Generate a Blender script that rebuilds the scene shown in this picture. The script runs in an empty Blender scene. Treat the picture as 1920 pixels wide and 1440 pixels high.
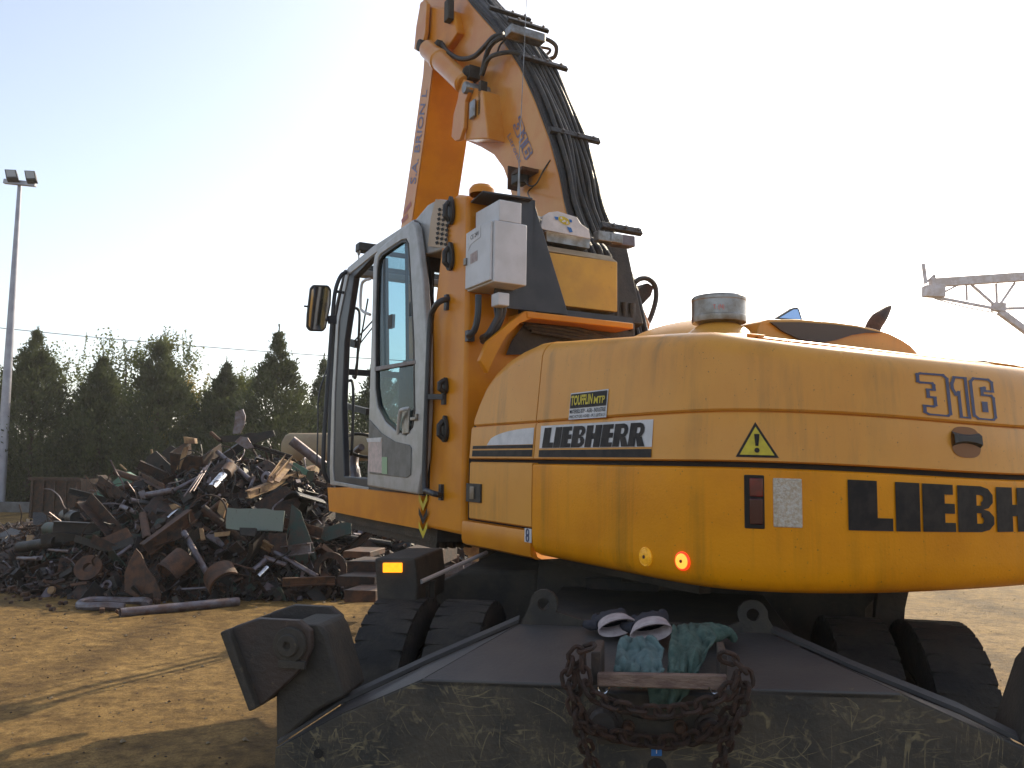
import bpy, bmesh, math, random
from mathutils import Vector, Matrix, noise
from mathutils.geometry import tessellate_polygon
R_ = math.radians
scn = bpy.context.scene
col = scn.collection
random.seed(7)
# ---------------------------------------------------------------- camera
FPX = 1560.0; CAMZ = 1.65
PITCH = math.atan(146/FPX); ROLL = R_(0.8)
fw = Vector((0, math.cos(PITCH), math.sin(PITCH)))
rt0 = Vector((1, 0, 0)); up0 = Vector((0, -math.sin(PITCH), math.cos(PITCH)))
rt = rt0*math.cos(ROLL) + up0*math.sin(ROLL); up = up0*math.cos(ROLL) - rt0*math.sin(ROLL)
cam = bpy.data.cameras.new('camera'); cam.sensor_width = 36; cam.lens = FPX/1920*36
cam.clip_start = 0.05; cam.clip_end = 5000
co = bpy.data.objects.new('camera', cam); col.objects.link(co)
CAM = Vector((0, 0, CAMZ))
m = Matrix((rt, up, -fw)).transposed().to_4x4(); m.translation = CAM
co.matrix_world = m; scn.camera = co
# ---------------------------------------------------------------- light
SUN_AZ = R_(30); SUN_EL = R_(31)          # azimuth from +Y towards +X
w = bpy.data.worlds.new('World'); scn.world = w; w.use_nodes = True
nt = w.node_tree; bg = nt.nodes['Background']
sky = nt.nodes.new('ShaderNodeTexSky'); sky.sky_type = 'NISHITA'; sky.sun_disc = False
sky.sun_elevation = SUN_EL; sky.sun_rotation = SUN_AZ
sky.air_density = 1.0; sky.dust_density = 1.6; sky.ozone_density = 1.0
hs = nt.nodes.new('ShaderNodeHueSaturation'); hs.inputs['Saturation'].default_value = .70     # washed-out, warm white balance
nt.links.new(sky.outputs[0], hs.inputs['Color']); nt.links.new(hs.outputs[0], bg.inputs[0]); bg.inputs[1].default_value = 0.15
sl = bpy.data.lights.new('sun', 'SUN'); sl.energy = 3.6; sl.angle = R_(0.5); sl.color = (1, .85, .61)
so = bpy.data.objects.new('sun', sl); col.objects.link(so)
SD = Vector((math.sin(SUN_AZ)*math.cos(SUN_EL), math.cos(SUN_AZ)*math.cos(SUN_EL), math.sin(SUN_EL)))
so.rotation_euler = SD.to_track_quat('Z', 'Y').to_euler(); so.location = SD*60
scn.view_settings.view_transform = 'Standard'; scn.view_settings.look = 'None'
scn.view_settings.exposure = 0.66; scn.view_settings.gamma = 1
scn.cycles.max_bounces = 6; scn.cycles.transparent_max_bounces = 12
# ---------------------------------------------------------------- pixel rays and frames
def ray(px, py): return fw + rt*((px-960)/FPX) + up*((720-py)/FPX)
def proj(p):
    v = p-CAM; d = v.dot(fw); return 960+FPX*v.dot(rt)/d, 720-FPX*v.dot(up)/d
AU = R_(29)
UF = Vector((-math.sin(AU), math.cos(AU), 0)); UR = Vector((math.cos(AU), math.sin(AU), 0))
S0 = Vector((.10, 3.90, 0))
def U(r, f, z): return S0 + UR*r + UF*f + Vector((0, 0, z))
ORG = U(1.25, .6, 0)
AC = R_(10.4)
CL = Vector((math.cos(AC), -math.sin(AC), 0)); CA = Vector((math.sin(AC), math.cos(AC), 0))
def K(l, a, z): return ORG + CL*l + CA*a + Vector((0, 0, z))
def hit(px, py, p0, n):
    d = ray(px, py); t = (p0-CAM).dot(n)/d.dot(n); return CAM + d*t
def side(px, py, r=0.0): return hit(px, py, U(r, 0, 0), UR)
def rear(px, py, f): return hit(px, py, U(0, f, 0), UF)
def crear(px, py, a): return hit(px, py, K(0, a, 0), CA)
def flat(px, py, z=0.0): return hit(px, py, Vector((0, 0, z)), Vector((0, 0, 1)))
def at(px, py, Y): return hit(px, py, Vector((0, Y, 0)), Vector((0, 1, 0)))
def fz(p): v = p-S0; return v.dot(UF), p.z
# ---------------------------------------------------------------- mesh builder
class MB:
    def __init__(s): s.v = []; s.f = []; s.mi = []; s.cur = 0; s.sm = []
    def face(s, idx): s.f.append(tuple(idx)); s.mi.append(s.cur)
    def add(s, vs): n = len(s.v); s.v += [Vector(v) for v in vs]; return n
    def quad(s, a, b, c, d): n = s.add((a, b, c, d)); s.face((n, n+1, n+2, n+3))
    def tri(s, a, b, c): n = s.add((a, b, c)); s.face((n, n+1, n+2))
    def box(s, c, x, y, z):          # centre and three half-extent vectors
        c = Vector(c); x, y, z = Vector(x), Vector(y), Vector(z)
        if x.cross(y).dot(z) < 0: x = -x
        n = s.add([c+sx*x+sy*y+sz*z for sz in (-1, 1) for sy in (-1, 1) for sx in (-1, 1)])
        for q in ((0, 2, 3, 1), (4, 5, 7, 6), (0, 1, 5, 4), (2, 6, 7, 3), (0, 4, 6, 2), (1, 3, 7, 5)): s.face([n+i for i in q])
    def ubox(s, r0, r1, f0, f1, z0, z1):
        s.box((U((r0+r1)/2, (f0+f1)/2, (z0+z1)/2)), UR*(r1-r0)/2, UF*(f1-f0)/2, Vector((0, 0, (z1-z0)/2)))
    def kbox(s, l0, l1, a0, a1, z0, z1):
        s.box((K((l0+l1)/2, (a0+a1)/2, (z0+z1)/2)), CL*(l1-l0)/2, CA*(a1-a0)/2, Vector((0, 0, (z1-z0)/2)))
    def beam(s, a, b, w, h, upv=None):
        a, b = Vector(a), Vector(b); d = (b-a); t = d.normalized()
        u_ = Vector(upv) if upv is not None else Vector((0, 0, 1))
        x = t.cross(u_)
        if x.length < 1e-3: x = t.cross(Vector((1, 0, 0)))
        x.normalize(); y = x.cross(t)
        s.box((a+b)/2, d/2, x*w/2, y*h/2)
    def prism(s, poly, ext, holes=()):   # planar loops + extrusion vector
        loops = [[Vector(p) for p in poly]] + [[Vector(p) for p in h] for h in holes]
        ext = Vector(ext); flatv = [p for l in loops for p in l]; n = len(flatv)
        tr = tessellate_polygon(loops)
        nb = s.add(flatv + [p+ext for p in flatv])
        tn = Vector()
        for a, b, c in tr: tn += (flatv[b]-flatv[a]).cross(flatv[c]-flatv[a])
        flip = tn.dot(ext) > 0
        for a, b, c in tr:
            if flip: a, c = c, a
            s.face((nb+a, nb+b, nb+c)); s.face((nb+n+c, nb+n+b, nb+n+a))
        o = 0
        for l in loops:
            k = len(l); ar = Vector()
            for i in range(k): ar += (l[i]-l[0]).cross(l[(i+1) % k]-l[0])
            same = (ar.dot(ext) > 0)
            if l is not loops[0]: same = not same
            for i in range(k):
                a, b = nb+o+i, nb+o+(i+1) % k
                s.face((a, b, b+n, a+n) if same else (b, a, a+n, b+n))
            o += k
    def tube(s, pts, r, seg=10, cap=True, closed=False):
        pts = [Vector(p) for p in pts]; rr = r if isinstance(r, (list, tuple)) else [r]*len(pts)
        n = len(pts); rings = []; prev = None
        for i, p in enumerate(pts):
            if closed: t = pts[(i+1) % n]-pts[i-1]
            else: t = pts[min(i+1, n-1)]-pts[max(i-1, 0)]
            t.normalize()
            if prev is None:
                x = t.cross(Vector((0, 0, 1)))
                if x.length < .05: x = t.cross(Vector((1, 0, 0)))
            else: x = prev - t*prev.dot(t)
            x.normalize(); prev = x; y = t.cross(x)
            rings.append(s.add([p+(x*math.cos(2*math.pi*k/seg)+y*math.sin(2*math.pi*k/seg))*rr[i] for k in range(seg)]))
        for i in range(n if closed else n-1):
            a, b = rings[i], rings[(i+1) % n]
            for k in range(seg):
                k2 = (k+1) % seg; s.face((a+k, a+k2, b+k2, b+k))
        if cap and not closed:
            s.face([rings[0]+k for k in reversed(range(seg))]); s.face([rings[-1]+k for k in range(seg)])
    def lathe(s, o, ax, prof, seg=32, a0=0, a1=2*math.pi, ref=None):  # prof: (radius, along)
        o = Vector(o); ax = Vector(ax).normalized()
        x = Vector(ref) if ref is not None else ax.cross(Vector((0, 0, 1)))
        if x.length < .05: x = ax.cross(Vector((1, 0, 0)))
        x = (x-ax*x.dot(ax)).normalized(); y = ax.cross(x)
        full = abs(a1-a0-2*math.pi) < 1e-6; ns = seg if full else seg+1
        base = s.add([o+ax*h+(x*math.cos(a0+(a1-a0)*k/seg)+y*math.sin(a0+(a1-a0)*k/seg))*r for (r, h) in prof for k in range(ns)])
        for i in range(len(prof)-1):
            for k in range(seg):
                k2 = (k+1) % ns
                s.face((base+i*ns+k, base+i*ns+k2, base+(i+1)*ns+k2, base+(i+1)*ns+k))
    def build(s, name, mats, parent=None, bevel=0, smooth=30, seg=2, origin=None):
        if not isinstance(mats, (list, tuple)): mats = [mats]
        me = bpy.data.meshes.new(name)
        if parent is not None: inv = WM[parent.name].inverted(); wm = WM[parent.name]
        else:
            if origin is None:
                n = len(s.v); c = sum(s.v, Vector())/max(n, 1); c.z = min(v.z for v in s.v); origin = c
            wm = Matrix.Translation(origin); inv = wm.inverted()
        me.from_pydata([inv@v for v in s.v], [], s.f)
        for mm in mats: me.materials.append(mm)
        me.polygons.foreach_set('material_index', s.mi)
        if smooth:
            me.polygons.foreach_set('use_smooth', [True]*len(s.f)); me.update(); me.set_sharp_from_angle(angle=R_(smooth))
        me.update()
        o = bpy.data.objects.new(name, me); col.objects.link(o)
        if parent is not None: o.parent = parent
        else: o.matrix_world = wm
        WM[o.name] = wm
        if bevel:
            bv = o.modifiers.new('bevel', 'BEVEL'); bv.width = bevel; bv.segments = seg; bv.limit_method = 'ANGLE'; bv.angle_limit = R_(35)
            wn = o.modifiers.new('wn', 'WEIGHTED_NORMAL'); wn.keep_sharp = True
            # weld duplicate corners so the bevel sees connected edges
        return o
WM = {}
def empty(name, loc, rz=0):
    o = bpy.data.objects.new(name, None); col.objects.link(o); o.empty_display_size = .2
    mw = Matrix.Translation(loc) @ Matrix.Rotation(rz, 4, 'Z'); o.matrix_world = mw; WM[o.name] = mw; return o
def tag(o, label=None, cat=None, group=None, kind=None):
    if label: o['label'] = label
    if cat: o['category'] = cat
    if group: o['group'] = group
    if kind: o['kind'] = kind
    elif cat: o['kind'] = 'thing'
    return o
def lerp(a, b, t): return a+(b-a)*t
def smoothpts(pts, n=6):            # Catmull-Rom
    pts = [Vector(p) for p in pts]; out = []
    P = [pts[0]*2-pts[1]]+pts+[pts[-1]*2-pts[-2]]
    for i in range(1, len(P)-2):
        for k in range(n):
            t = k/n; a, b, c, d = P[i-1:i+3]
            out.append(.5*((2*b)+(c-a)*t+(2*a-5*b+4*c-d)*t*t+(3*b-a-3*c+d)*t**3))
    out.append(pts[-1]); return out
# ---------------------------------------------------------------- materials
def mat(name, colr, rough=.5, metal=0, col2=None, nscale=8, nlo=.4, nhi=.6, bump=0, bscale=60, col3=None, n3=30, t3=.62, coat=0, spec=.5, stretch=None, emit=None, estr=0, streak=None):
    m = bpy.data.materials.new(name); m.use_nodes = True; t = m.node_tree; p = t.nodes['Principled BSDF']
    p.inputs['Base Color'].default_value = (*colr, 1); p.inputs['Roughness'].default_value = rough
    p.inputs['Metallic'].default_value = metal; p.inputs['Specular IOR Level'].default_value = spec
    if coat: p.inputs['Coat Weight'].default_value = coat; p.inputs['Coat Roughness'].default_value = .12
    if emit: p.inputs['Emission Color'].default_value = (*emit, 1); p.inputs['Emission Strength'].default_value = estr
    N = t.nodes.new; L = t.links.new
    tc = N('ShaderNodeTexCoord'); src = tc.outputs['Object']
    if stretch:
        mp = N('ShaderNodeMapping'); mp.inputs['Scale'].default_value = stretch; L(src, mp.inputs[0]); src = mp.outputs[0]
    def nz(sc, det=6, ro=.6, s_=None):
        n = N('ShaderNodeTexNoise'); n.inputs['Scale'].default_value = sc; n.inputs['Detail'].default_value = det; n.inputs['Roughness'].default_value = ro
        L(s_ or src, n.inputs['Vector']); return n.outputs['Fac']
    def ramp(f, lo, hi):
        r = N('ShaderNodeMapRange'); r.inputs['From Min'].default_value = lo; r.inputs['From Max'].default_value = hi; L(f, r.inputs['Value']); return r.outputs[0]
    def mix(f, a, b):
        x = N('ShaderNodeMix'); x.data_type = 'RGBA'; L(f, x.inputs[0])
        for s_, i in ((a, 6), (b, 7)):
            if isinstance(s_, tuple): x.inputs[i].default_value = (*s_, 1)
            else: L(s_, x.inputs[i])
        return x.outputs[2]
    c = colr
    if col2: c = mix(ramp(nz(nscale), nlo, nhi), c, col2)
    if col3: c = mix(ramp(nz(n3, 8, .7), t3, t3+.07), c, col3)
    if streak:      # rain-washed dirt running down
        mp2 = N('ShaderNodeMapping'); mp2.inputs['Scale'].default_value = (5, 5, .22); L(tc.outputs['Object'], mp2.inputs[0])
        f1 = ramp(nz(1.6, 7, .66, mp2.outputs[0]), .51, .76); f2 = ramp(nz(3.5, 4, .6), .3, .6)
        mm = N('ShaderNodeMath'); mm.operation = 'MULTIPLY'; L(f1, mm.inputs[0]); L(f2, mm.inputs[1]); c = mix(mm.outputs[0], c, streak)
        c = mix(ramp(nz(120, 3, .5), .70, .74), c, (.10, .05, .02))
    if not isinstance(c, tuple): L(c, p.inputs['Base Color'])
    if bump:
        b = N('ShaderNodeBump'); b.inputs['Strength'].default_value = bump; b.inputs['Distance'].default_value = .02
        L(nz(bscale, 8, .65), b.inputs['Height']); L(b.outputs[0], p.inputs['Normal'])
    m['h'] = 1
    return m
M = {}
M['yellow'] = mat('yellow_paint', (.72, .320, .045), .45, col2=(.66, .275, .035), nscale=2.2, nlo=.45, nhi=.7, coat=.15, spec=.35, streak=(.36, .18, .04), bump=.05, bscale=12, col3=(.30, .15, .03), n3=45, t3=.66)  # paler tone also carries sky glare on the upper bodywork
M['yellow_boom'] = mat('yellow_boom_paint', (.66, .29, .05), .40, col2=(.62, .22, .02), nscale=3, coat=.3, spec=.4, col3=(.25, .11, .02), n3=25, t3=.68)
M['cast'] = mat('counterweight_flash_yellow', (.80, .300, .0005), .42, col2=(.70, .25, .001), nscale=2.5, nlo=.42, nhi=.62, col3=(.20, .11, .02), n3=38, t3=.655, bump=.14, bscale=110, coat=.0, spec=.22, streak=(.40, .17, .006))  # same yellow made more vivid, flash light put into the colour
M['orange'] = mat('orange_paint', (.68, .25, .006), .40, col2=(.60, .205, .006), nscale=4, coat=.05, spec=.3, col3=(.2, .09, .02), n3=40, t3=.68)
M['black'] = mat('black_rubber', (.018, .017, .017), .55, col2=(.035, .03, .025), nscale=14)
M['core'] = mat('dark_gap', (.012, .01, .009), .8)
M['blackpaint'] = mat('black_plate_paint', (.022, .024, .03), .42, col2=(.04, .04, .045), nscale=6)
M['silver'] = mat('silver_cab_paint', (.40, .39, .385), .40, col2=(.32, .31, .285), nscale=10, coat=.2, col3=(.24, .21, .17), n3=60, t3=.66)
M['greypanel'] = mat('grey_panel', (.22, .21, .19), .7, col2=(.17, .16, .14), nscale=12, bump=.2, bscale=200)
M['cabinet'] = mat('cabinet_grey', (.62, .61, .62), .4, col2=(.54, .53, .53), nscale=6)
M['paper'] = mat('paper', (.62, .50, .46), .8, col2=(.5, .42, .38), nscale=30)
M['green_paper'] = mat('green_paper', (.35, .48, .30), .8)
M['fadedblue'] = mat('faded_blue_lettering', (.20, .18, .27), .5, col2=(.14, .14, .24), nscale=30)
M['recessshade'] = mat('recess_shade_brown', (.075, .05, .035), .6)  # brown standing for shade inside the hood recess
M['shadeorange'] = mat('recess_shade_orange', (.22, .075, .006), .5)  # body orange darkened to stand for shade behind the handle
M['barsteel'] = mat('polished_rod', (.62, .60, .60), .3, metal=.3)
M['white'] = mat('white_sticker', (.66, .64, .64), .5, col2=(.55, .54, .54), nscale=14)
M['ink'] = mat('dark_ink', (.012, .010, .011), .55, col2=(.03, .024, .022), nscale=22, spec=.25)
M['blueink'] = mat('blue_grey_ink', (.055, .06, .13), .5)
M['bluesticker'] = mat('blue_sticker', (.02, .14, .42), .5)
M['yellowsticker'] = mat('yellow_sticker', (.62, .50, .02), .5, col2=(.5, .38, .02), nscale=25)
M['hose'] = mat('rubber_hose', (.022, .018, .015), .48, col2=(.05, .035, .02), nscale=20, bump=.3, bscale=120)
M['steel'] = mat('dull_steel', (.30, .29, .28), .35, metal=.8, col2=(.2, .17, .14), nscale=16)
M['chrome'] = mat('bright_steel', (.7, .7, .72), .2, metal=1, col2=(.4, .36, .33), nscale=20)
M['dirty'] = mat('chassis_dirt', (.035, .03, .025), .75, col2=(.06, .048, .035), nscale=6, bump=.4, bscale=50, col3=(.09, .07, .045), n3=22, t3=.63)
M['tyre'] = mat('tyre_rubber', (.022, .020, .018), .85, col2=(.045, .037, .028), nscale=5, bump=.6, bscale=45)
M['footsteel'] = mat('brown_black_steel', (.038, .030, .026), .6, col2=(.052, .033, .025), nscale=5, bump=.4, bscale=50, col3=(.10, .07, .045), n3=25, t3=.62)
M['chainrust'] = mat('chain_rust', (.055, .025, .015), .8, col2=(.03, .018, .013), nscale=30, bump=.5, bscale=90, col3=(.12, .05, .02), n3=60, t3=.62)
M['rust'] = mat('rusty_steel', (.060, .025, .012), .75, col2=(.022, .014, .010), nscale=12, bump=.5, bscale=60, col3=(.16, .075, .03), n3=30, t3=.62)
M['rustlight'] = mat('rusty_brown_steel', (.115, .046, .018), .7, col2=(.045, .022, .012), nscale=9, bump=.4, bscale=50)
M['tan'] = mat('tan_rust_steel', (.34, .21, .09), .65, col2=(.17, .085, .04), nscale=8, bump=.4, bscale=50)
M['darkmetal'] = mat('dark_scrap_metal', (.014, .013, .012), .5, metal=.2, col2=(.032, .021, .015), nscale=8, bump=.4, bscale=40)
M['greymetal'] = mat('grey_scrap_pipe', (.17, .15, .165), .38, metal=.5, col2=(.12, .08, .07), nscale=10, bump=.2)
M['greenpaint'] = mat('pale_green_paint', (.13, .26, .17), .55, col2=(.10, .19, .13), nscale=7, col3=(.12, .06, .03), n3=14, t3=.62)
M['darkgreen'] = mat('dark_green_paint', (.02, .045, .03), .55, col2=(.05, .035, .02), nscale=7, bump=.2)
M['palegreen'] = mat('grey_green_plate', (.17, .20, .155), .6, col2=(.18, .2, .16), nscale=5, col3=(.10, .08, .06), n3=18, t3=.6)
M['tank'] = mat('sand_tank', (.33, .25, .14), .75, col2=(.27, .19, .11), nscale=3)
M['galv'] = mat('galvanised', (.36, .36, .40), .45, metal=.4, col2=(.28, .28, .32), nscale=3)
M['truss'] = mat('truss_paint', (.62, .57, .60), .6, col2=(.5, .42, .4), nscale=3)
M['bark'] = mat('bark', (.07, .05, .035), .9, bump=.5)
def glassmat(name, tint, rough=.02, mixf=.55):
    m = bpy.data.materials.new(name); m.use_nodes = True; t = m.node_tree; t.nodes.remove(t.nodes['Principled BSDF'])
    N = t.nodes.new; L = t.links.new
    tr = N('ShaderNodeBsdfTransparent'); tr.inputs[0].default_value = (*tint, 1)
    gl = N('ShaderNodeBsdfGlossy'); gl.inputs['Roughness'].default_value = rough; gl.inputs[0].default_value = (.85, .95, 1, 1)
    lw = N('ShaderNodeLayerWeight'); lw.inputs[0].default_value = .5
    pw = N('ShaderNodeMath'); pw.operation = 'POWER'; L(lw.outputs['Facing'], pw.inputs[0]); pw.inputs[1].default_value = 4
    ma = N('ShaderNodeMath'); ma.operation = 'MULTIPLY_ADD'; L(pw.outputs[0], ma.inputs[0]); ma.inputs[1].default_value = mixf; ma.inputs[2].default_value = .03
    mx = N('ShaderNodeMixShader'); L(ma.outputs[0], mx.inputs[0]); L(tr.outputs[0], mx.inputs[1]); L(gl.outputs[0], mx.inputs[2])
    L(mx.outputs[0], t.nodes['Material Output'].inputs[0]); return m
M['glass'] = glassmat('tinted_glass', (.25, .43, .50), .01, .5)
M['clearglass'] = glassmat('clear_glass', (.82, .86, .86), .01, .5)
M['mirror'] = mat('mirror_glass', (.75, .8, .85), .03, metal=1)
M['skyblue_mirror'] = mat('mirror_face', (.30, .42, .65), .1, metal=1)
M['amber'] = mat('amber_reflector', (.9, .35, .01), .3, emit=(1, .34, .01), estr=1.1, col2=(.9, .25, .0), nscale=40)  # a reflector, not a lamp; emission paints its flash glow
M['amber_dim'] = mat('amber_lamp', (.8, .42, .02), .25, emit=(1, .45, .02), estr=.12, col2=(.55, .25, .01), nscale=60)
M['redrim'] = mat('red_reflector_rim', (.8, .03, .01), .3, emit=(1, .05, .01), estr=.7)  # rim of a reflector; emission stands for the flash return
M['redcore'] = mat('red_reflector_centre', (.6, .25, .03), .3, emit=(1, .40, .05), estr=.95, col2=(.9, .2, .02), nscale=70)  # reflector centre, camera flash painted as emission
M['reddark'] = mat('dark_red_lens', (.16, .010, .008), .15, coat=.4, col2=(.10, .008, .008), nscale=20)
M['foil'] = mat('reflective_sheet', (.92, .84, .74), .35, bump=.9, bscale=160, col2=(.72, .56, .38), nscale=90)  # base colour raised to paint the flash return off the sheet
M['teal'] = mat('teal_cloth', (.13, .19, .18), .9, col2=(.085, .13, .12), nscale=20, bump=.5, bscale=90)
M['greencloth'] = mat('green_glove_cloth', (.085, .14, .11), .9, col2=(.05, .09, .07), nscale=24, bump=.6, bscale=90)
M['darkcloth'] = mat('dark_glove_cloth', (.03, .03, .04), .9, bump=.5)
M['cuff'] = mat('glove_cuff', (.50, .42, .40), .85, col2=(.38, .30, .29), nscale=30, bump=.3, bscale=200)
M['woodtan'] = mat('beige_sheet', (.45, .33, .2), .7, col2=(.33, .22, .12), nscale=6)
# ================================================================ ground
def ground():
    xs = [-400, -300, -100, -50, -30]; x = -22.0
    while x < 22: xs.append(x); x += .22 if x > -14 and x < 14 else .8
    xs += [30, 50, 100, 300, 400]
    ys = [-100, -60, -20, -8, -3]; y = 0.0
    while y < 34: ys.append(y); y += .22 if y < 18 else .7
    ys += [45, 60, 90, 150, 300, 600]
    mb = MB(); nx = len(xs)
    mb.add([(a, b, (noise.noise(Vector((a*.35, b*.35, 0)))*.035+noise.noise(Vector((a*1.7, b*1.7, 3)))*.014) if abs(a) < 23 and 0 < b < 36 else 0) for b in ys for a in xs])
    for j in range(len(ys)-1):
        for i in range(nx-1): mb.face((j*nx+i, j*nx+i+1, (j+1)*nx+i+1, (j+1)*nx+i))
    m = bpy.data.materials.new('dirt_ground'); m.use_nodes = True; t = m.node_tree; p = t.nodes['Principled BSDF']; N = t.nodes.new; L = t.links.new
    tc = N('ShaderNodeTexCoord'); src = tc.outputs['Object']
    def nz(sc, det=8, ro=.65, st=None):
        n = N('ShaderNodeTexNoise'); n.inputs['Scale'].default_value = sc; n.inputs['Detail'].default_value = det; n.inputs['Roughness'].default_value = ro
        s_ = src
        if st: mp = N('ShaderNodeMapping'); mp.inputs['Scale'].default_value = st; mp.inputs['Rotation'].default_value = (0, 0, .5); L(src, mp.inputs[0]); s_ = mp.outputs[0]
        L(s_, n.inputs['Vector']); return n.outputs['Fac']
    def cr(f, stops):
        r = N('ShaderNodeValToRGB'); L(f, r.inputs[0]); e = r.color_ramp.elements
        e[0].position, e[0].color = stops[0][0], (*stops[0][1], 1); e[1].position, e[1].color = stops[1][0], (*stops[1][1], 1)
        for q in stops[2:]: k = e.new(q[0]); k.color = (*q[1], 1)
        return r.outputs[0]
    a = cr(nz(.55), [(.3, (.25, .150, .044)), (.62, (.40, .250, .082))])
    b0_ = cr(nz(9, 10, .75), [(.36, (.45, .42, .38)), (.6, (1.1, 1.1, 1.1))])
    b1_ = cr(nz(70, 6, .8), [(.36, (.62, .60, .58)), (.62, (1.12, 1.12, 1.12))])
    w_ = N('ShaderNodeTexWave'); w_.inputs['Scale'].default_value = .16; w_.inputs['Distortion'].default_value = 9; w_.inputs['Detail'].default_value = 5; w_.inputs['Detail Scale'].default_value = .35; L(src, w_.inputs['Vector'])
    b2_ = cr(w_.outputs['Fac'], [(.0, (.62, .60, .56)), (.16, (1, 1, 1))])
    c = cr(nz(3.2, 10, .72, (1, 1.5, 1)), [(.38, (.60, .57, .52)), (.56, (1, 1, 1))])
    def mul(x, y):
        q = N('ShaderNodeMix'); q.data_type = 'RGBA'; q.blend_type = 'MULTIPLY'; q.inputs[0].default_value = 1; L(x, q.inputs[6]); L(y, q.inputs[7]); return q.outputs[2]
    L(mul(mul(mul(mul(a, b0_), b1_), b2_), c), p.inputs['Base Color'])
    p.inputs['Roughness'].default_value = .78; p.inputs['Specular IOR Level'].default_value = .16
    bm1 = N('ShaderNodeBump'); bm1.inputs['Strength'].default_value = 1.0; bm1.inputs['Distance'].default_value = .03; L(nz(26, 12, .8), bm1.inputs['Height'])
    bm2 = N('ShaderNodeBump'); bm2.inputs['Strength'].default_value = .35; bm2.inputs['Distance'].default_value = .1; L(nz(2.0, 6, .6, (1, 1.4, 1)), bm2.inputs['Height']); L(bm1.outputs[0], bm2.inputs['Normal'])
    L(bm2.outputs[0], p.inputs['Normal'])
    o = mb.build('ground', m, origin=Vector((0, 0, 0))); tag(o, 'dry trampled brown dirt of the scrap yard', 'ground', kind='structure')
ground()
# ================================================================ excavator : body shell
EX = empty('excavator', ORG, AU)
tag(EX, 'big yellow wheeled excavator with raised boom and rounded counterweight, seen from behind', 'excavator')
half = [(0, .78), (0, .4), (0, 0), (0, -.5), (0, -.85), (.012, -1.04), (.055, -1.18), (.15, -1.30), (.30, -1.405), (.54, -1.50), (.88, -1.565), (1.25, -1.59)]
full = half + [(2.5-a, b) for a, b in reversed(half[:-1])]
OUT = [Vector((p.x, p.y)) for p in smoothpts([Vector((a, b, 0)) for a, b in full], 10)]
ARC = [0]
for i in range(1, len(OUT)): ARC.append(ARC[-1]+(OUT[i]-OUT[i-1]).length)
def plan(u):
    u = max(0, min(ARC[-1]-1e-6, u))
    lo, hi = 0, len(ARC)-1
    while hi-lo > 1:
        md = (lo+hi)//2
        if ARC[md] <= u: lo = md
        else: hi = md
    t = (u-ARC[lo])/(ARC[hi]-ARC[lo]); p = OUT[lo].lerp(OUT[hi], t)
    def nrm(i):
        d = OUT[min(i+1, len(OUT)-1)]-OUT[max(i-1, 0)]; return Vector((d.y, -d.x)).normalized()
    n = nrm(lo).lerp(nrm(hi), t).normalized(); return p, n      # n points outward
def dip(u, z):      # the seams sag a little towards the middle of the tail
    r = plan(u)[0].x; r = min(r, 2.5-r); s = max(0, min(1, (r-.05)/1.1)); s = s*s*(3-2*s)*.5+s*.5
    w_ = max(0, min(1, (z-1.3)/.25))*max(0, min(1, (2.03-z)/.15)); return .034*s*w_
def surf(u, z, inset=0):
    p, n = plan(u); q = p-n*inset; return U(q.x, q.y, z-dip(u, z))
if (surf(1, 1.7, -.1)-U(1.25, .0, 1.7)).length < (surf(1, 1.7, .1)-U(1.25, 0, 1.7)).length:
    raise Exception('normal')
def u_of_f(f): return .78-f          # along the straight left side
def pick(px, py, inset=0):          # pixel -> (u, z) on the shell
    best = None; d = ray(px, py); dr, df = d.dot(UR), d.dot(UF); c = CAM-S0; cr_, cf = c.dot(UR), c.dot(UF)
    for i in range(len(OUT)-1):
        a, b = OUT[i], OUT[i+1]; e = b-a; den = dr*e.y-df*e.x
        if abs(den) < 1e-9: continue
        t = ((a.x-cr_)*e.y-(a.y-cf)*e.x)/den; s = ((a.x-cr_)*df-(a.y-cf)*dr)/den
        if t > 0 and -1e-6 <= s <= 1+1e-6 and (best is None or t < best[0]): best = (t, ARC[i]+s*e.length)
    t, u = best; z = z0 = CAM.z+d.z*t
    for _ in range(4): z = z0+dip(u, z)
    return u, z
def inset_z(z):     # slight tumblehome above the seam
    return .0 if z < 1.66 else (z-1.66)*.085
def patch(name, u0, u1, prof, material, parent, nu=80, smooth=40, dome=None):
    """prof(u) -> list of (z, inset)"""
    mb = MB(); n = None
    for i in range(nu+1):
        u = lerp(u0, u1, i/nu); pr = prof(u); n = len(pr); mb.add([surf(u, z, ins) for z, ins in pr])
    for i in range(nu):
        for k in range(n-1): mb.face((i*n+k, (i+1)*n+k, (i+1)*n+k+1, i*n+k+1))
    for e, rev in ((0, False), (nu, True)):   # turned-in end edges
        u = u0 if e == 0 else u1; pr = prof(u); b = mb.add([surf(u, z, ins) for z, ins in pr]+[surf(u, z, ins+.03) for z, ins in pr])
        for k in range(n-1): mb.face((b+k, b+k+1, b+n+k+1, b+n+k) if not rev else (b+k+1, b+k, b+n+k, b+n+k+1))
    return mb.build(name, material, parent, smooth=smooth)
UE = ARC[-1]; US = u_of_f(0)       # seam between side door and rear shell
def lip(z, ins, d): return (z, ins+d)
def cwprof(u):
    return [(1.235, .35), (1.218, .10), (1.222, .05), (1.24, .018), (1.27, .004), (1.32, 0), (1.48, 0), (1.62, 0), (1.638, .004), (1.643, .015), (1.643, .06)]
cw = patch('counterweight', US+.004, UE-US-.004, cwprof, M['cast'], EX, 150)
mb = MB(); ring = [surf(lerp(US, UE-US, i/80), 1.24, .3) for i in range(81)]; n = mb.add(ring); mb.face([n+i for i in range(81)])
mb.build('counterweight_underside', M['cast'], EX)
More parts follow.
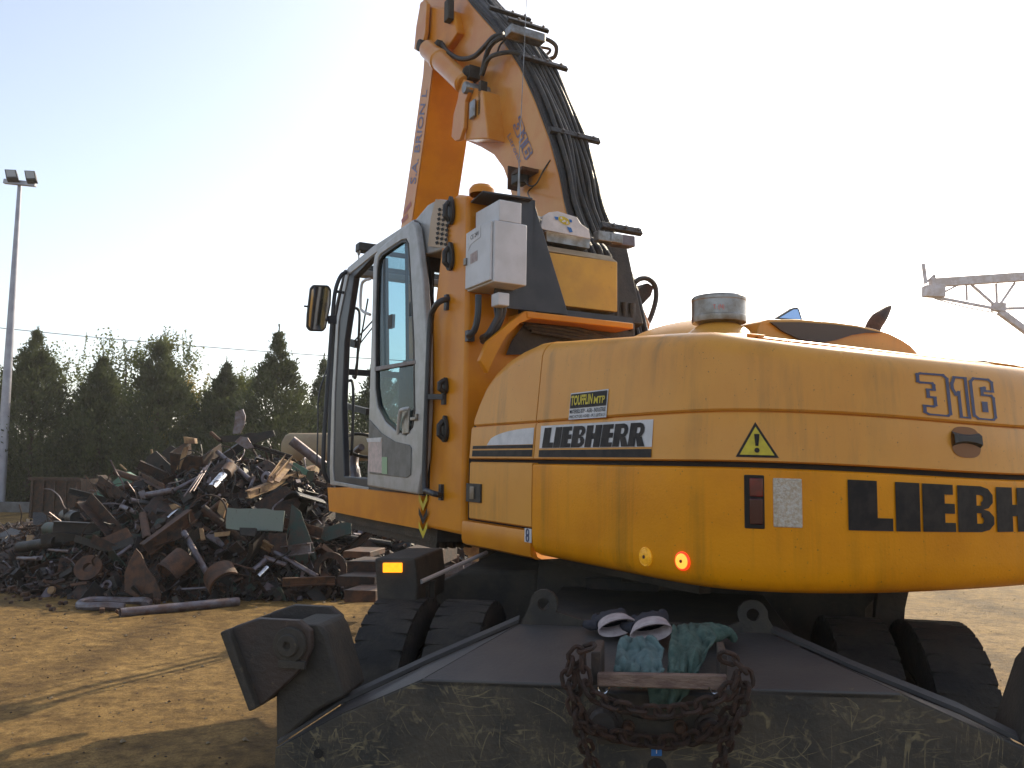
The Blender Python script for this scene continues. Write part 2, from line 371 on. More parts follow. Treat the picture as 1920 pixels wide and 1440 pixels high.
def band(u): 
    i0 = .006; return [(1.662, i0+.04), (1.662, i0+.008), (1.668, i0), (1.74, .012), (1.824, .018), (1.833, .024), (1.833, .05)]
patch('lower_hood_band', US+.004, UE-US-.004, band, M['yellow'], EX, 120)
def ztop(u):
    p, n = plan(u); f = p.y
    return 2.228+.083*f if f > -1.1 else lerp(2.137, 2.048, min(1, (-1.1-f)/.5))
def hoodprof(u, zt=None):
    z = zt or ztop(u); a = [(1.839, .055), (1.839, .026), (1.847, .019)]
    for k in range(1, 5): t = k/5; zz = lerp(1.849, z-.10, t); a.append((zz, .019+(zz-1.849)*.10))
    bi = .019+(z-.10-1.849)*.10
    for k in range(8):
        th = k/7*R_(83); a.append((z-.10+.10*math.sin(th), bi+.10*(1-math.cos(th))))
    a += [(z+.004, bi+.16), (z+.02, bi+.30), (z+.03, bi+.45)]
    return a
patch('seam_strip', US+.004, UE-US-.004, lambda u: [(1.82, .032), (1.836, .034), (1.852, .036)], M['orange'], EX, 120)
patch('seam_strip', u_of_f(.66), US-.006, lambda u: [(1.82, .032), (1.836, .034), (1.852, .036)], M['orange'], EX, 12)
patch('engine_hood', US+.004, UE-US-.004, hoodprof, M['yellow'], EX, 150)
mb = MB(); ring = [surf(lerp(US, UE-US, i/80), ztop(lerp(US, UE-US, i/80))+.021, .435) for i in range(81)]; n = mb.add(ring)
for i in range(40): mb.face((n+i, n+i+1, n+79-i, n+80-i)) if i < 39 else mb.face((n+39, n+40, n+41))
mb.build('hood_top', M['yellow'], EX)
# dark core that shows in the gaps
mb = MB(); N_ = 100
for i in range(N_+1):
    u = lerp(0, UE, i/N_); mb.add([surf(u, 1.25, .035), surf(u, 1.66, .035), surf(u, 1.83, .055), surf(u, min(ztop(u)-.15, 2.0 if plan(u)[0].y < .45 else 1.85), .07)])
for i in range(N_):
    for k in range(3): mb.face((i*4+k, (i+1)*4+k, (i+1)*4+k+1, i*4+k+1))
mb.build('inner_shell', M['core'], EX)
# side door panels in front of the seam
def doortop(u):
    f = .78-u
    for (fa, za), (fb, zb) in zip(DT, DT[1:]):
        if fa <= f <= fb: return lerp(za, zb, (f-fa)/(fb-fa))
    return DT[-1][1]
DT = [(-.1, 2.228), (.1, 2.234), (.25, 2.215), (.38, 2.185), (.48, 2.145), (.56, 2.09), (.62, 2.01), (.655, 1.95), (.8, 1.9)]
patch('side_door_top', u_of_f(.655), US-.004, lambda u: hoodprof(u, doortop(u)), M['yellow'], EX, 60)
patch('side_door_band', u_of_f(.68), US-.004, band, M['yellow'], EX, 10)
patch('service_door', u_of_f(.66), US-.006, lambda u: [(1.345, .05), (1.345, .012), (1.352, .002), (1.5, 0), (1.64, .002), (1.647, .01), (1.647, .05)], M['yellow'], EX, 10)
patch('side_sill', u_of_f(.74), US-.006, lambda u: [(1.20, .3), (1.20, .03), (1.212, .006), (1.235, -.002), (1.315, -.002), (1.33, .004), (1.335, .04)], M['orange'], EX, 10)
for s in (0,):   # same panels, one piece, on the unseen right flank
    patch('right_flank_panel', UE-US+.004, UE-.05, lambda u: [(1.20, .3), (1.20, .03), (1.22, .002), (1.64, .002), (1.84, .02), (2.1, .05), (2.2, .12), (2.22, .3)], M['yellow'], EX, 10)
# raised centre of the hood
def hump(name, pts, r0, r1, mname='yellow'):
    pass
mb = MB()
def dome(c, ar, af, z0, h, power=2.2, nr=14, na=44, mb=mb):
    base = len(mb.v)
    for i in range(nr+1):
        t = i/nr; rad = 1-t
        for k in range(na):
            a = 2*math.pi*k/na; ca, sa = math.cos(a), math.sin(a)
            q = (abs(ca)**power+abs(sa)**power)**(-1/power)
            mb.add([U(c[0]+ar*q*rad*ca, c[1]+af*q*rad*sa, z0+h*(1-rad**2.6)**.75)])
    for i in range(nr):
        for k in range(na):
            k2 = (k+1) % na; mb.face((base+i*na+k, base+i*na+k2, base+(i+1)*na+k2, base+(i+1)*na+k))
dome((.78, -.50), .50, .52, 2.05, .20)
dome((1.32, .03), .94, .50, 2.05, .385)
mb.build('hood_hump', M['yellow'], EX, smooth=60)
# right rear hump with a flat dark patch painting its recess shade
mb = MB(); P = [(1415, 640), (1425, 604), (1440, 599), (1500, 599), (1560, 604), (1605, 610), (1640, 617), (1668, 626), (1690, 637), (1708, 649), (1720, 662), (1724, 690), (1425, 690)]
mb.prism([rear(a, b, -.85) for a, b in P], UF*.55); mb.build('hood_cover', M['yellow'], EX, bevel=.02, seg=3)
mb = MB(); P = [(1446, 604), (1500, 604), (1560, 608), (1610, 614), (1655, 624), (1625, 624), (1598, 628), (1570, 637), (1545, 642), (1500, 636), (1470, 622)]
mb.prism([rear(a, b, -.865) for a, b in P], UF*.01); mb.build('hood_recess_shade', M['recessshade'], EX)
# pre-cleaner drum and neck
c0 = rear(1348, 600, -.72)
mb = MB(); sc = (c0-CAM).length/FPX; rr = 49*sc
mb.lathe(c0, (0, 0, 1), [(rr*.5, -12*sc), (rr*.98, -6*sc), (rr, 0), (rr, 5*sc), (rr*.985, 6*sc), (rr*.985, 32*sc), (rr, 33*sc), (rr, 38*sc), (rr*.95, 41*sc), (.001, 43*sc)], 48)
pc = mb.build('precleaner_drum', M['steel'], EX)
mb = MB(); mb.lathe(c0, (0, 0, 1), [(rr*.52, -60*sc), (rr*.5, -8*sc)], 32); mb.build('precleaner_neck', M['orange'], EX)
mb = MB(); mb.lathe(c0, (0, 0, 1), [(rr*1.9, -56*sc), (rr*1.5, -38*sc), (rr*.9, -15*sc), (rr*.7, -9*sc), (.01, -8*sc)], 40); mb.build('precleaner_cone', M['yellow'], EX, smooth=50)
# exhaust and far mirror
mb = MB(); q = [rear(1628, 640, -.2), rear(1640, 608, -.2), rear(1655, 590, -.2), rear(1670, 574, -.2)]
mb.tube(smoothpts(q, 5), [.043]*8+[.040, .037, .033, .029, .024, .020, .014, .006], 16); mb.build('exhaust_pipe', M['rustlight'], EX)
mb = MB(); mb.prism([rear(a, b, 1.2) for a, b in [(1456, 597), (1488, 577), (1495, 576), (1499, 580), (1505, 600)]], UF*.04); mm = mb.build('far_mirror_housing', M['black'], EX, bevel=.005)
mb = MB(); mb.prism([rear(a, b, 1.19) for a, b in [(1461, 596), (1488, 580), (1496, 580), (1502, 599)]], UF*.004); mb.build('mirror_face', M['skyblue_mirror'], mm)
# ---------------------------------------------------------------- lettering on the shell
def conform(mb, polys, org_u, org_z, su, sz, off=.004, lean=0, rise=0):
    """polys: list of convex quads/tris in letter space (x, y); refined along u"""
    for P in polys:
        nsub = max(1, int(max(p[0] for p in P)*su/.05) if 0 else 3)
        if len(P) == 4:
            a, b, c, d = [Vector((p[0], p[1])) for p in P]
            for i in range(nsub):
                t0, t1 = i/nsub, (i+1)/nsub
                q = [a.lerp(b, t0), a.lerp(b, t1), d.lerp(c, t1), d.lerp(c, t0)]
                mb.quad(*[SF(org_u+(v.x+lean*v.y)*su, org_z+v.y*sz+rise*v.x*su, off) for v in q])
        else:
            n = mb.add([SF(org_u+(p[0]+lean*p[1])*su, org_z+p[1]*sz+rise*p[0]*su, off) for p in P]); mb.face(range(n, n+len(P)))
def SF(u, z, off):
    ins = 0 if z < 1.65 else (.006+(z-1.662)*.08 if z < 1.835 else .019+(z-1.849)*.10)
    return surf(u, z, ins-off)
def rc(x0, y0, x1, y1): return [(x0, y0), (x1, y0), (x1, y1), (x0, y1)]
def arcblk(cx, cy, rx, ry, ix, iy, a0, a1, n=5):
    o = []
    for i in range(n):
        p, q = R_(lerp(a0, a1, i/n)), R_(lerp(a0, a1, (i+1)/n))
        o.append([(cx+ix*math.cos(p), cy+iy*math.sin(p)), (cx+rx*math.cos(p), cy+ry*math.sin(p)), (cx+rx*math.cos(q), cy+ry*math.sin(q)), (cx+ix*math.cos(q), cy+iy*math.sin(q))])
    return o
def GL(ch):
    w = .72
    if ch == 'L': return [rc(0, 0, .47, 1), rc(.47, 0, .73, .26)], .73
    if ch == 'I': return [rc(0, 0, .44, 1)], .44
    if ch == 'E': return [rc(0, 0, .43, 1), rc(.43, 0, .64, .20), rc(.43, .40, .63, .62), rc(.43, .80, .60, 1)], .64
    if ch == 'B': return [rc(0, 0, .40, 1), rc(.40, 0, .5, .19), rc(.40, .43, .5, .6), rc(.40, .82, .5, 1)]+arcblk(.5, .265, .30, .265, .05, .075, -90, 90)+arcblk(.5, .75, .28, .25, .05, .07, -90, 90), .80
    if ch == 'H': return [rc(0, 0, .38, 1), rc(.38, .37, .50, .64), rc(.50, 0, .88, 1)], .88
    if ch == 'R': return [rc(0, 0, .36, 1), rc(.36, .8, .48, 1), rc(.36, .38, .48, .56), [(.36, .38), (.48, 0), (.84, 0), (.64, .42)]]+arcblk(.48, .69, .26, .31, .05, .12, -90, 90), .78
def word(mb, s, u, z, h, wsc, gap=.05, lean=0, rise=0, off=.004):
    x = 0
    for ch in s:
        P, w = GL(ch); conform(mb, [[(p[0]+x, p[1]) for p in q] for q in P], u, z, h*wsc, h, off, lean, rise); x += w+gap
    return x
# big name on the counterweight
uL, zT = pick(1588, 899); _, zB = pick(1588, 994); uH, _ = pick(1865, 905)
wd = 0
for ch in 'LIEB': wd += GL(ch)[1]+.05
mb = MB(); H_ = zT-zB; word(mb, 'LIEBHERR', uL, zB, H_, (uH-uL)/(wd*H_)); mb.build('name_lettering', M['ink'], EX, smooth=0)
# side label
uA, zA = pick(1009, 799); uB, zB2 = pick(1219, 788); _, zC = pick(1009, 834)
def strip(name, u0, u1, z0, z1, m, off, n=14, lean=0):
    mb = MB(); 
    for i in range(n): 
        a, b = lerp(u0, u1, i/n), lerp(u0, u1, (i+1)/n)
        mb.quad(SF(a, z0, off), SF(b, z0, off), SF(b+0, z1, off), SF(a, z1, off))
    return mb.build(name, m, EX, smooth=0)
zl0, zl1 = 1.716, 1.818
strip('label_background', uA, uB, zl0-.002, zl1, M['white'], .0025)
mb = MB(); tot = sum(GL(c)[1]+.035 for c in 'LIEBHERR'); Hh = .092
word(mb, 'LIEBHERR', uA+.025, zl0+.0, Hh, (uB-uA-.07)/(tot*Hh), .035, lean=.10, off=.0045); mb.build('label_lettering', M['ink'], EX, smooth=0)
strip('label_stripe', uA, uB, 1.674, 1.706, M['ink'], .0035)
# stripes on the side door
u0, _ = pick(884, 830); u1 = US-.012
strip('door_stripe', u0, u1, 1.676, 1.708, M['ink'], .0035); strip('door_stripe', u0, u1, 1.716, 1.732, M['ink'], .0035)
mb = MB(); us, _ = pick(910, 820)
for i in range(12):
    a, b = lerp(us, u1, i/12), lerp(us, u1, (i+1)/12)
    f_ = lambda t: 1.734+.078*math.sqrt(max(0, 1-(1-t)**2))**.9
    mb.quad(SF(a, 1.734, .003), SF(b, 1.734, .003), SF(b, f_((i+1)/12), .003), SF(a, f_(i/12), .003))
mb.build('white_swoosh', M['white'], EX, smooth=0)
# warning triangle
uw, zw = pick(1416, 793); ul, zb_ = pick(1379, 862); ur, _ = pick(1461, 864); zb_ += .010; zw += .004
def tri_(name, s, m, off):
    c = Vector(((ul+ur+uw)/3, (zb_*2+zw)/3)); P = [c+(Vector(p)-c)*s for p in ((ul, zb_), (ur, zb_), (uw, zw))]
    mb = MB(); N8 = 8
    rows = [[SF(lerp(lerp(P[0].x, P[2].x, j/N8), lerp(P[1].x, P[2].x, j/N8), i/N8), lerp(P[0].y, P[2].y, j/N8), off) for i in range(N8+1)] for j in range(N8+1)]
    for j in range(N8):
        for i in range(N8): mb.quad(rows[j][i], rows[j][i+1], rows[j+1][i+1], rows[j+1][i])
    return mb.build(name, m, EX, smooth=0)
tri_('warning_border', 1, M['ink'], .0035); tri_('warning_sign', .80, M['yellowsticker'], .006)
mb = MB(); cu = (ul+ur)/2; hh = zw-zb_
mb.quad(SF(cu-.005, zb_+hh*.32, .008), SF(cu+.005, zb_+hh*.32, .008), SF(cu+.009, zb_+hh*.66, .008), SF(cu-.009, zb_+hh*.66, .008))
n = mb.add([SF(cu+.009*math.cos(a*.785), zb_+hh*.2+.009*math.sin(a*.785), .008) for a in range(8)]); mb.face(range(n, n+8))
mb.build('exclamation_mark', M['ink'], EX, smooth=0)
# font text helper
def fontmesh(txt, bold=0.0):
    cu_ = bpy.data.curves.new('t', 'FONT'); cu_.body = txt; cu_.offset = bold; cu_.resolution_u = 3
    o = bpy.data.objects.new('t', cu_); col.objects.link(o); dg = bpy.context.evaluated_depsgraph_get()
    me = bpy.data.meshes.new_from_object(o.evaluated_get(dg)); vs = [v.co.copy() for v in me.vertices]; fs = [tuple(p.vertices) for p in me.polygons]
    bpy.data.objects.remove(o); bpy.data.curves.remove(cu_); bpy.data.meshes.remove(me); return vs, fs
def text(name, txt, fn, m, parent, bold=0.0, mb=None):
    """fn maps normalised (x 0..1, y 0..1) to a world point"""
    vs, fs = fontmesh(txt, bold); x0 = min(v.x for v in vs); x1 = max(v.x for v in vs); y0 = min(v.y for v in vs); y1 = max(v.y for v in vs)
    own = mb is None
    if own: mb = MB()
    n = mb.add([fn((v.x-x0)/(x1-x0), (v.y-y0)/(y1-y0)) for v in vs])
    for f in fs: mb.face([n+i for i in f])
    if own: return mb.build(name, m, parent, smooth=0)
def outline_digits(mb, fn, th=.048):
    """3 1 6 as square, outlined numerals in the unit box"""
    def st(pts):
        for a, b in zip(pts, pts[1:]):
            a, b = Vector(a), Vector(b); d = (b-a).normalized()*th*.5; nn = Vector((-d.y, d.x*1)); nn = Vector((nn.x*.9, nn.y))
            q = [a-d-nn, b+d-nn, b+d+nn, a-d+nn]
            ns = max(1, int((b-a).length/.12))
            for i in range(ns):
                t0, t1 = i/ns, (i+1)/ns
                mb.quad(*[fn(*v) for v in (q[0].lerp(q[1], t0), q[0].lerp(q[1], t1), q[3].lerp(q[2], t1), q[3].lerp(q[2], t0))])
    g = .36
    st([(0, .98), (.0, .80), (.03, .78), (.17, .78), (.19, .74), (.19, .62), (.11, .62), (.11, .44), (.19, .44), (.19, .25), (.16, .22), (.05, .22), (.05, .05), (.10, 0), (.33, 0), (.37, .06), (.37, .92), (.32, 1), (.04, 1), (0, .97)])
    st([(.43, .80), (.47, .97), (.62, .97), (.62, 0), (.51, 0), (.51, .62), (.47, .55), (.43, .70), (.43, .82)])
    st([(.70, .08), (.75, 0), (.96, 0), (1.0, .07), (1.0, .55), (.97, .6), (.84, .6), (.84, .76), (.88, .78), (.88, .70), (1.0, .70), (1.0, .92), (.95, .98), (.74, .98), (.69, .9), (.69, .06)])
    st([(.84, .22), (.84, .42), (.88, .42), (.88, .22), (.84, .22)])
ua, za = pick(1732, 698); ub, zb = pick(1876, 785); ub2, zb3 = pick(1736, 775)
mb = MB(); outline_digits(mb, lambda x, y: SF(lerp(ua, ub, x), lerp(zb3, za, y), .003)); mb.build('number_marking', M['blueink'], EX, smooth=0)
# dealer sticker
ua, za = pick(1061, 737); ub, zb = pick(1131, 782)
strip('dealer_sticker', ua, ub, zb, za, M['white'], .003, 4); strip('sticker_field', ua+.006, ub-.006, lerp(zb, za, .42), za-.005, M['ink'], .0055, 4)
text('sticker_lettering', 'TOUFFLIN', lambda x, y: SF(lerp(ua+.014, lerp(ua, ub, .63), x), lerp(lerp(zb, za, .52), za-.012, y), .0075), M['yellowsticker'], EX, .035)
text('sticker_lettering', 'MTP', lambda x, y: SF(lerp(lerp(ua, ub, .67), ub-.014, x), lerp(lerp(zb, za, .52), lerp(zb, za, .78), y), .0075), M['yellowsticker'], EX, .03)
text('sticker_lettering', 'MATERIELS BTP - AGRI - INDUSTRIE', lambda x, y: SF(lerp(ua+.008, ub-.008, x), lerp(lerp(zb, za, .22), lerp(zb, za, .37), y), .005), M['ink'], EX, .01)
text('sticker_lettering', 'PARC ACTI DES VIGNES - 09 21.20.97.61.31', lambda x, y: SF(lerp(ua+.008, ub-.008, x), lerp(lerp(zb, za, .05), lerp(zb, za, .16), y), .005), M['ink'], EX, .005)
# tail lamp recess, reflective sheet, round lamp and reflector, hood handle
def slab(name, x0, y0, x1, y1, m, d0, d1, n=4, bev=.004):
    ua, za = pick(x0, y0); ub, zb = pick(x1, y1); mb = MB(); b = []
    for i in range(n+1):
        u = lerp(ua, ub, i/n); mb.add([SF(u, zb, d0), SF(u, za, d0), SF(u, zb, d1), SF(u, za, d1)])
    for i in range(n):
        a, c = i*4, i*4+4
        mb.face((a+2, c+2, c+3, a+3)); mb.face((a+3, c+3, c+1, a+1)); mb.face((a, c, c+2, a+2)); mb.face((a+1, c+1, c, a))
    mb.face((0, 2, 3, 1)); k = n*4; mb.face((k, k+1, k+3, k+2))
    return mb.build(name, m, EX, bevel=bev)
slab('tail_lamp_housing', 1395, 890, 1434, 992, M['core'], -.02, .005)
slab('tail_lamp', 1405, 896, 1431, 932, M['reddark'], -.01, .010)
slab('tail_lamp', 1405, 934, 1431, 984, mat('dark_lens', (.05, .008, .010), .15, coat=.4), -.01, .010)
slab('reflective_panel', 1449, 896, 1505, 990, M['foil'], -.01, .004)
def round_lens(px, py, R, mats, name):
    u, z = pick(px, py); c = SF(u, z, .0); n = (SF(u, z, .1)-c).normalized(); r = R*(c-CAM).length/FPX
    mb = MB(); mb.lathe(c-n*.004, n, [(r*1.12, 0), (r*1.12, .008), (r, .011), (r*.9, .010)], 28); a = mb.build(name, mats[0], EX)
    mb = MB(); mb.lathe(c, n, [(r*.92, .004), (r*.90, .008), (r*.5, .010), (r*.22, .0105)], 28); mb.build('lens', mats[1], a)
    mb = MB(); mb.lathe(c, n, [(r*.22, .009), (r*.20, .012), (.0005, .0125)], 20); mb.build('lens_centre', mats[2], a)
round_lens(1211, 1044, 15.5, (M['amber_dim'], M['amber_dim'], M['rustlight']), 'amber_side_lamp')
round_lens(1280, 1052, 15, (M['redrim'], M['redcore'], M['reddark']), 'red_rear_reflector')  # red reflector; its glow is emission in place of flash
u, z = pick(1817, 829); 
def blob(name, u, z, du, dz, m, off, p=3, n=28, lo=0):
    mb = MB(); b = mb.add([SF(u, z, off)]); 
    for k in range(n):
        a = 2*math.pi*k/n; q = (abs(math.cos(a))**p+abs(math.sin(a))**p)**(-1/p); mb.add([SF(u+du*q*math.cos(a), z+dz*q*math.sin(a), off)])
    for k in range(n): mb.face((b, b+1+k, b+1+(k+1) % n))
    return mb.build(name, m, EX, smooth=0)
blob('handle_recess_shade', u, z, .072, .055, M['shadeorange'], .003, 3)  # flat patch; the recess shade is in the darker orange
mb = MB()
for i in range(13):
    t = i/12; hh = .016+.014*abs(2*t-1)**2; uu = lerp(u-.068, u+.068, t); mb.add([SF(uu, z+.012-hh, .004), SF(uu, z+.018+hh*.6, .004), SF(uu, z+.016+hh*.3, .016), SF(uu, z+.014-hh*.7, .016)])
for i in range(12):
    a, b = i*4, i*4+4
    for k in ((0, 3), (3, 2), (2, 1)): mb.face((a+k[0], b+k[0], b+k[1], a+k[1]))
mb.build('hood_handle', M['black'], EX)
# lock and small stickers on the service door
slab('door_lock_plate', 877, 906, 903, 943, M['black'], -.01, .010, 2, .002); slab('door_lock', 886, 912, 893, 936, M['steel'], 0, .018, 2, .002)
slab('oval_sticker', 985, 990, 997, 1018, M['white'], 0, .004, 2, 0); 
mb = MB()
for dz in (.32, .70):
    ua, za = pick(985, 990); ub, zb = pick(997, 1018); cu2 = (ua+ub)/2; zz = lerp(zb, za, dz); mb.tube([SF(cu2+.012*math.cos(k*.524), zz+.016*math.sin(k*.524), .006) for k in range(12)], .003, 6, closed=True)
mb.build('sticker_rings', M['blueink'], EX)

def drum_fn(x, y): a = lerp(-2.02, -1.62, x); d = Vector((math.cos(a), math.sin(a), 0)); return c0+d*(rr*.992)+Vector((0, 0, lerp(10, 20, y)*sc))
text('drum_writing', 'T. (N)', drum_fn, mat('red_marker', (.55, .12, .10), .6), pc, .01)
# small stones and crumbs on the dirt
mb = MB(); rs = random.Random(21)
for k in range(2600):
    if k % 3: x, y = rs.uniform(-6.5, 0), rs.uniform(3.6, 11)
    else: x, y = rs.uniform(2.5, 12), rs.uniform(3.5, 18)
    s = rs.uniform(.004, .012)*(1 if rs.random() < .93 else 2.2); c = Vector((x, y, noise.noise(Vector((x*.35, y*.35, 0)))*.035+noise.noise(Vector((x*1.7, y*1.7, 3)))*.014+s*.3)); vs = [c+Vector((rs.uniform(.6, 1.2)*s*a, rs.uniform(.6, 1.2)*s*b, rs.uniform(.4, .8)*s*e)) for a, b, e in ((1, 0, 0), (0, 1, 0), (-1, 0, 0), (0, -1, 0), (0, 0, 1), (0, 0, -1))]; n = mb.add(vs); mb.cur = rs.choice([0, 0, 1])
    for a, b in ((0, 1), (1, 2), (2, 3), (3, 0)): mb.face((n+a, n+b, n+4)); mb.face((n+b, n+a, n+5))
mb.cur = 0
o = mb.build('gravel', [mat('pale_stone', (.24, .18, .11), .9), M['rust']], smooth=0); tag(o, 'small stones and rusty crumbs scattered over the dirt', 'gravel', kind='stuff')
# ================================================================ riser column behind the cab
def sideprism(name, pix, w, m, parent, r=0.0, holes=(), bevel=.008, seg=2):
    mb = MB(); mb.prism([side(a, b, r) for a, b in pix], UR*w, [[side(a, b, r) for a, b in h] for h in holes]); return mb.build(name, m, parent, bevel=bevel, seg=seg)
def rearprism(name, pix, f, d, m, parent, bevel=.006, holes=()):
    mb = MB(); mb.prism([rear(a, b, f) for a, b in pix], UF*d, [[rear(a, b, f) for a, b in h] for h in holes]); return mb.build(name, m, parent, bevel=bevel)
colm = sideprism('riser_column', [(845, 378), (858, 364), (876, 366), (874, 600), (866, 1004), (792, 988), (803, 925), (811, 600), (826, 470)], .42, M['orange'], EX, bevel=.022, seg=3)
sideprism('riser_column', [(878, 366), (960, 330), (960, 590), (878, 600)], .4, M['orange'], EX, r=.02) if 0 else None
mb = MB(); mb.ubox(.43, 1.0, .80, 1.2, 1.6, 2.42); mb.build('riser_block', M['orange'], EX, bevel=.01)
# shelf and arch bracket
rearprism('equipment_shelf', [(988, 583), (1188, 606), (1188, 617), (988, 596)], .53, .5, M['orange'], EX)
rearprism('shelf_bracket', [(900, 676), (915, 640), (955, 605), (985, 583), (1000, 584), (1000, 596), (975, 606), (950, 630), (932, 662), (915, 700)], .535, .04, M['orange'], EX, bevel=.004)
rearprism('shelf_recess', [(960, 640), (985, 606), (1185, 622), (1185, 660), (950, 665)], .70, .01, M['dirty'], EX, bevel=0)
mb = MB()
for k in range(4): mb.tube(smoothpts([rear(978+k*6, 602+k*6, .66), rear(1030+k*8, 606+k*8, .66), rear(1090, 618+k*6, .66), rear(1150, 640, .68)], 5), .012, 8)
mb.build('pipe_run', M['hose'], EX)
# rubber latches on the column
for x, y, s in ((848, 395, 1.0), (847, 481, 1.0), (838, 723, .55), (837, 804, .9)):
    mb = MB(); c = side(x, y, -.004); e = []
    for k in range(20):
        a = 2*math.pi*k/20; e.append(c+UF*(.035*s*math.cos(a)*(1.15-.4*math.sin(a)))+Vector((0, 0, .085*s*math.sin(a))))
    mb.prism(e, -UR*.022); mb.tube([c-UR*.02+Vector((0, 0, .05*s)), c-UR*.045+Vector((0, 0, .02*s)), c-UR*.045-Vector((0, 0, .04*s)), c-UR*.02-Vector((0, 0, .06*s))], .016, 10)
    mb.build('rubber_latch', M['black'], EX, bevel=.008)
# hazard chevron at the column foot
for k in range(4):
    y0 = 905+k*26
    mb = MB(); n = mb.add([side(p, q, -.012) for p, q in [(793, y0+14), (801, y0-6), (801, y0+7), (793, y0+27), (785, y0+7), (785, y0-6)]]); mb.face((n, n+1, n+2, n+3)); mb.face((n, n+3, n+4, n+5))
    mb.build('hazard_marking', M['yellowsticker' if k % 2 else 'ink'], EX, smooth=0)
# grab rail beside the cab door
mb = MB(); q = [(842, 560), (824, 566), (812, 582), (806, 610), (800, 760), (796, 905), (802, 920), (815, 926), (829, 928)]
mb.tube(smoothpts([side(a, b, -.06 if 0 < i < 8 else 0) for i, (a, b) in enumerate(q)], 5), .017, 12)
for a, b in ((838, 567), (833, 744), (828, 923)): mb.box(side(a, b, -.006), UR*.012, UF*.018, Vector((0, 0, .045)))
mb.beam(side(805, 744, -.06), side(833, 744, -.01), .03, .03)
mb.build('grab_rail', M['blackpaint'], EX)
# ---------------------------------------------------------------- cab
mb = MB(); mb.prism([side(a, b, -.01) for a, b in [(614, 914), (672, 916), (756, 925), (790, 929), (788, 992), (700, 975), (617, 958)]], UR*1.05)
fl = mb.build('cab_platform', M['orange'], EX, bevel=.014, seg=3)
CO = [(619, 906), (624, 700), (633, 590), (651, 503), (700, 462), (776, 412), (786, 416), (800, 540), (808, 700), (800, 928), (690, 920)]
CH = [(645, 893), (641, 760), (646, 640), (664, 520), (700, 482), (770, 440), (780, 470), (792, 700), (786, 905)]
def flatten(pix, r): return [side(a, b, r) for a, b in pix]
cabo = MB(); cabo.prism(flatten(CO, .02), UR*.05, [flatten(CH, .02)])
cab = cabo.build('cab_frame', M['blackpaint'], EX, bevel=.008)
mb = MB(); mb.prism([side(a, b, .012) for a, b in [(651, 502), (700, 461), (776, 411), (779, 424), (702, 476), (655, 514)]], UR*.03); mb.build('roof_rail', M['silver'], EX, bevel=.006)
mb = MB(); mb.prism([side(a, b, .012) for a, b in [(619, 908), (618, 880), (622, 740), (630, 600), (649, 505), (654, 508), (635, 600), (627, 740), (624, 880), (626, 902), (690, 914), (690, 920)]], UR*.02); mb.build('door_sill_trim', M['silver'], EX, bevel=.003)
def shift(pts, dr): return [p+UR*dr for p in pts]
mb = MB(); mb.prism(shift(flatten(CO, .02), .93), UR*.04, [shift(flatten([(640, 770), (636, 760), (644, 640), (662, 516), (700, 478), (772, 434), (784, 470), (794, 640), (796, 800), (700, 780)], .02), .93)])
mb.build('cab_far_side', M['blackpaint'], EX, bevel=.006)
P = flatten(CO, .02)
mb = MB()
mb.beam(P[3]+UR*.05-Vector((0, 0, .03)), P[3]+UR*.92-Vector((0, 0, .03)), .10, .05); mb.build('roof_crossbar', M['silver'], EX, bevel=.008)
mb = MB(); mb.beam(P[5]+UR*.05-Vector((0, 0, .04)), P[5]+UR*.92-Vector((0, 0, .04)), .12, .05); mb.build('roof_crossbar', M['silver'], EX, bevel=.008)
mb = MB(); mb.beam(P[4]+UR*.05-Vector((0, 0, .04)), P[4]+UR*.92-Vector((0, 0, .04)), .04, .03); mb.build('roof_crossbar', M['blackpaint'], EX, bevel=.004)
mb = MB(); mb.prism([P[3], P[4], P[5], P[5]-Vector((0, 0, .012)), P[4]-Vector((0, 0, .012)), P[3]-Vector((0, 0, .012))], UR*.9)
mb.v = [v+UR*.06 for v in mb.v]; mb.build('added_roof_window', M['clearglass'], EX)  # roof glazing added so sky brightens the upper door pane
# lining, door posts and rear wall seen in the opening
mb = MB()
IN = flatten(CH, .06)
for a, b, w_ in ((7, 8, .05), (0, 1, .05), (1, 2, .05), (2, 3, .05), (3, 4, .05), (4, 5, .05)):
    mb.beam(IN[a], IN[b], .05, .045, UR)
mb.build('door_seal', M['black'], EX, bevel=.01)
mb = MB(); PA = flatten([(651, 510), (633, 590), (624, 700), (619, 906)], .045)
mb.tube(smoothpts([p+UF*-.02 for p in PA], 4), .035, 12); mb.tube(smoothpts([p+UR*.90 for p in PA], 4), .04, 12)
mb.build('front_post', M['blackpaint'], EX)
p0, p1 = P[3], P[0]
mb = MB(); F = [P[3]+UR*.04, P[2]+UR*.04, P[1]+UR*.04, P[0]+UR*.04]
for a, b in zip(F, F[1:]): mb.quad(a, b, b+UR*.9, a+UR*.9)
mb.build('windscreen', M['clearglass'], EX)
mb = MB(); mb.tube(smoothpts([p+UR*.045+UF*.02 for p in PA], 4), .014, 8)
mb.beam(F[0]+UR*.0, F[0]+UR*.9, .06, .08); mb.beam(F[2]+Vector((0, 0, .02)), F[2]+UR*.9+Vector((0, 0, .02)), .03, .05); mb.beam(F[3], F[3]+UR*.9, .05, .1); mb.build('windscreen_frame', M['blackpaint'], EX)
# rear wall with window
fr, zr = fz(side(790, 600, .05))
mb = MB(); zt_ = 2.98; mb.ubox(.06, .95, fr-.03, fr, 1.33, 2.15); mb.ubox(.06, .95, fr-.03, fr, 2.86, zt_); mb.ubox(.06, .12, fr-.03, fr, 2.15, 2.86); mb.ubox(.89, .95, fr-.03, fr, 2.15, 2.86); mb.ubox(.06, .95, fr-.032, fr+.002, 2.48, 2.52); mb.build('rear_wall', M['blackpaint'], EX)
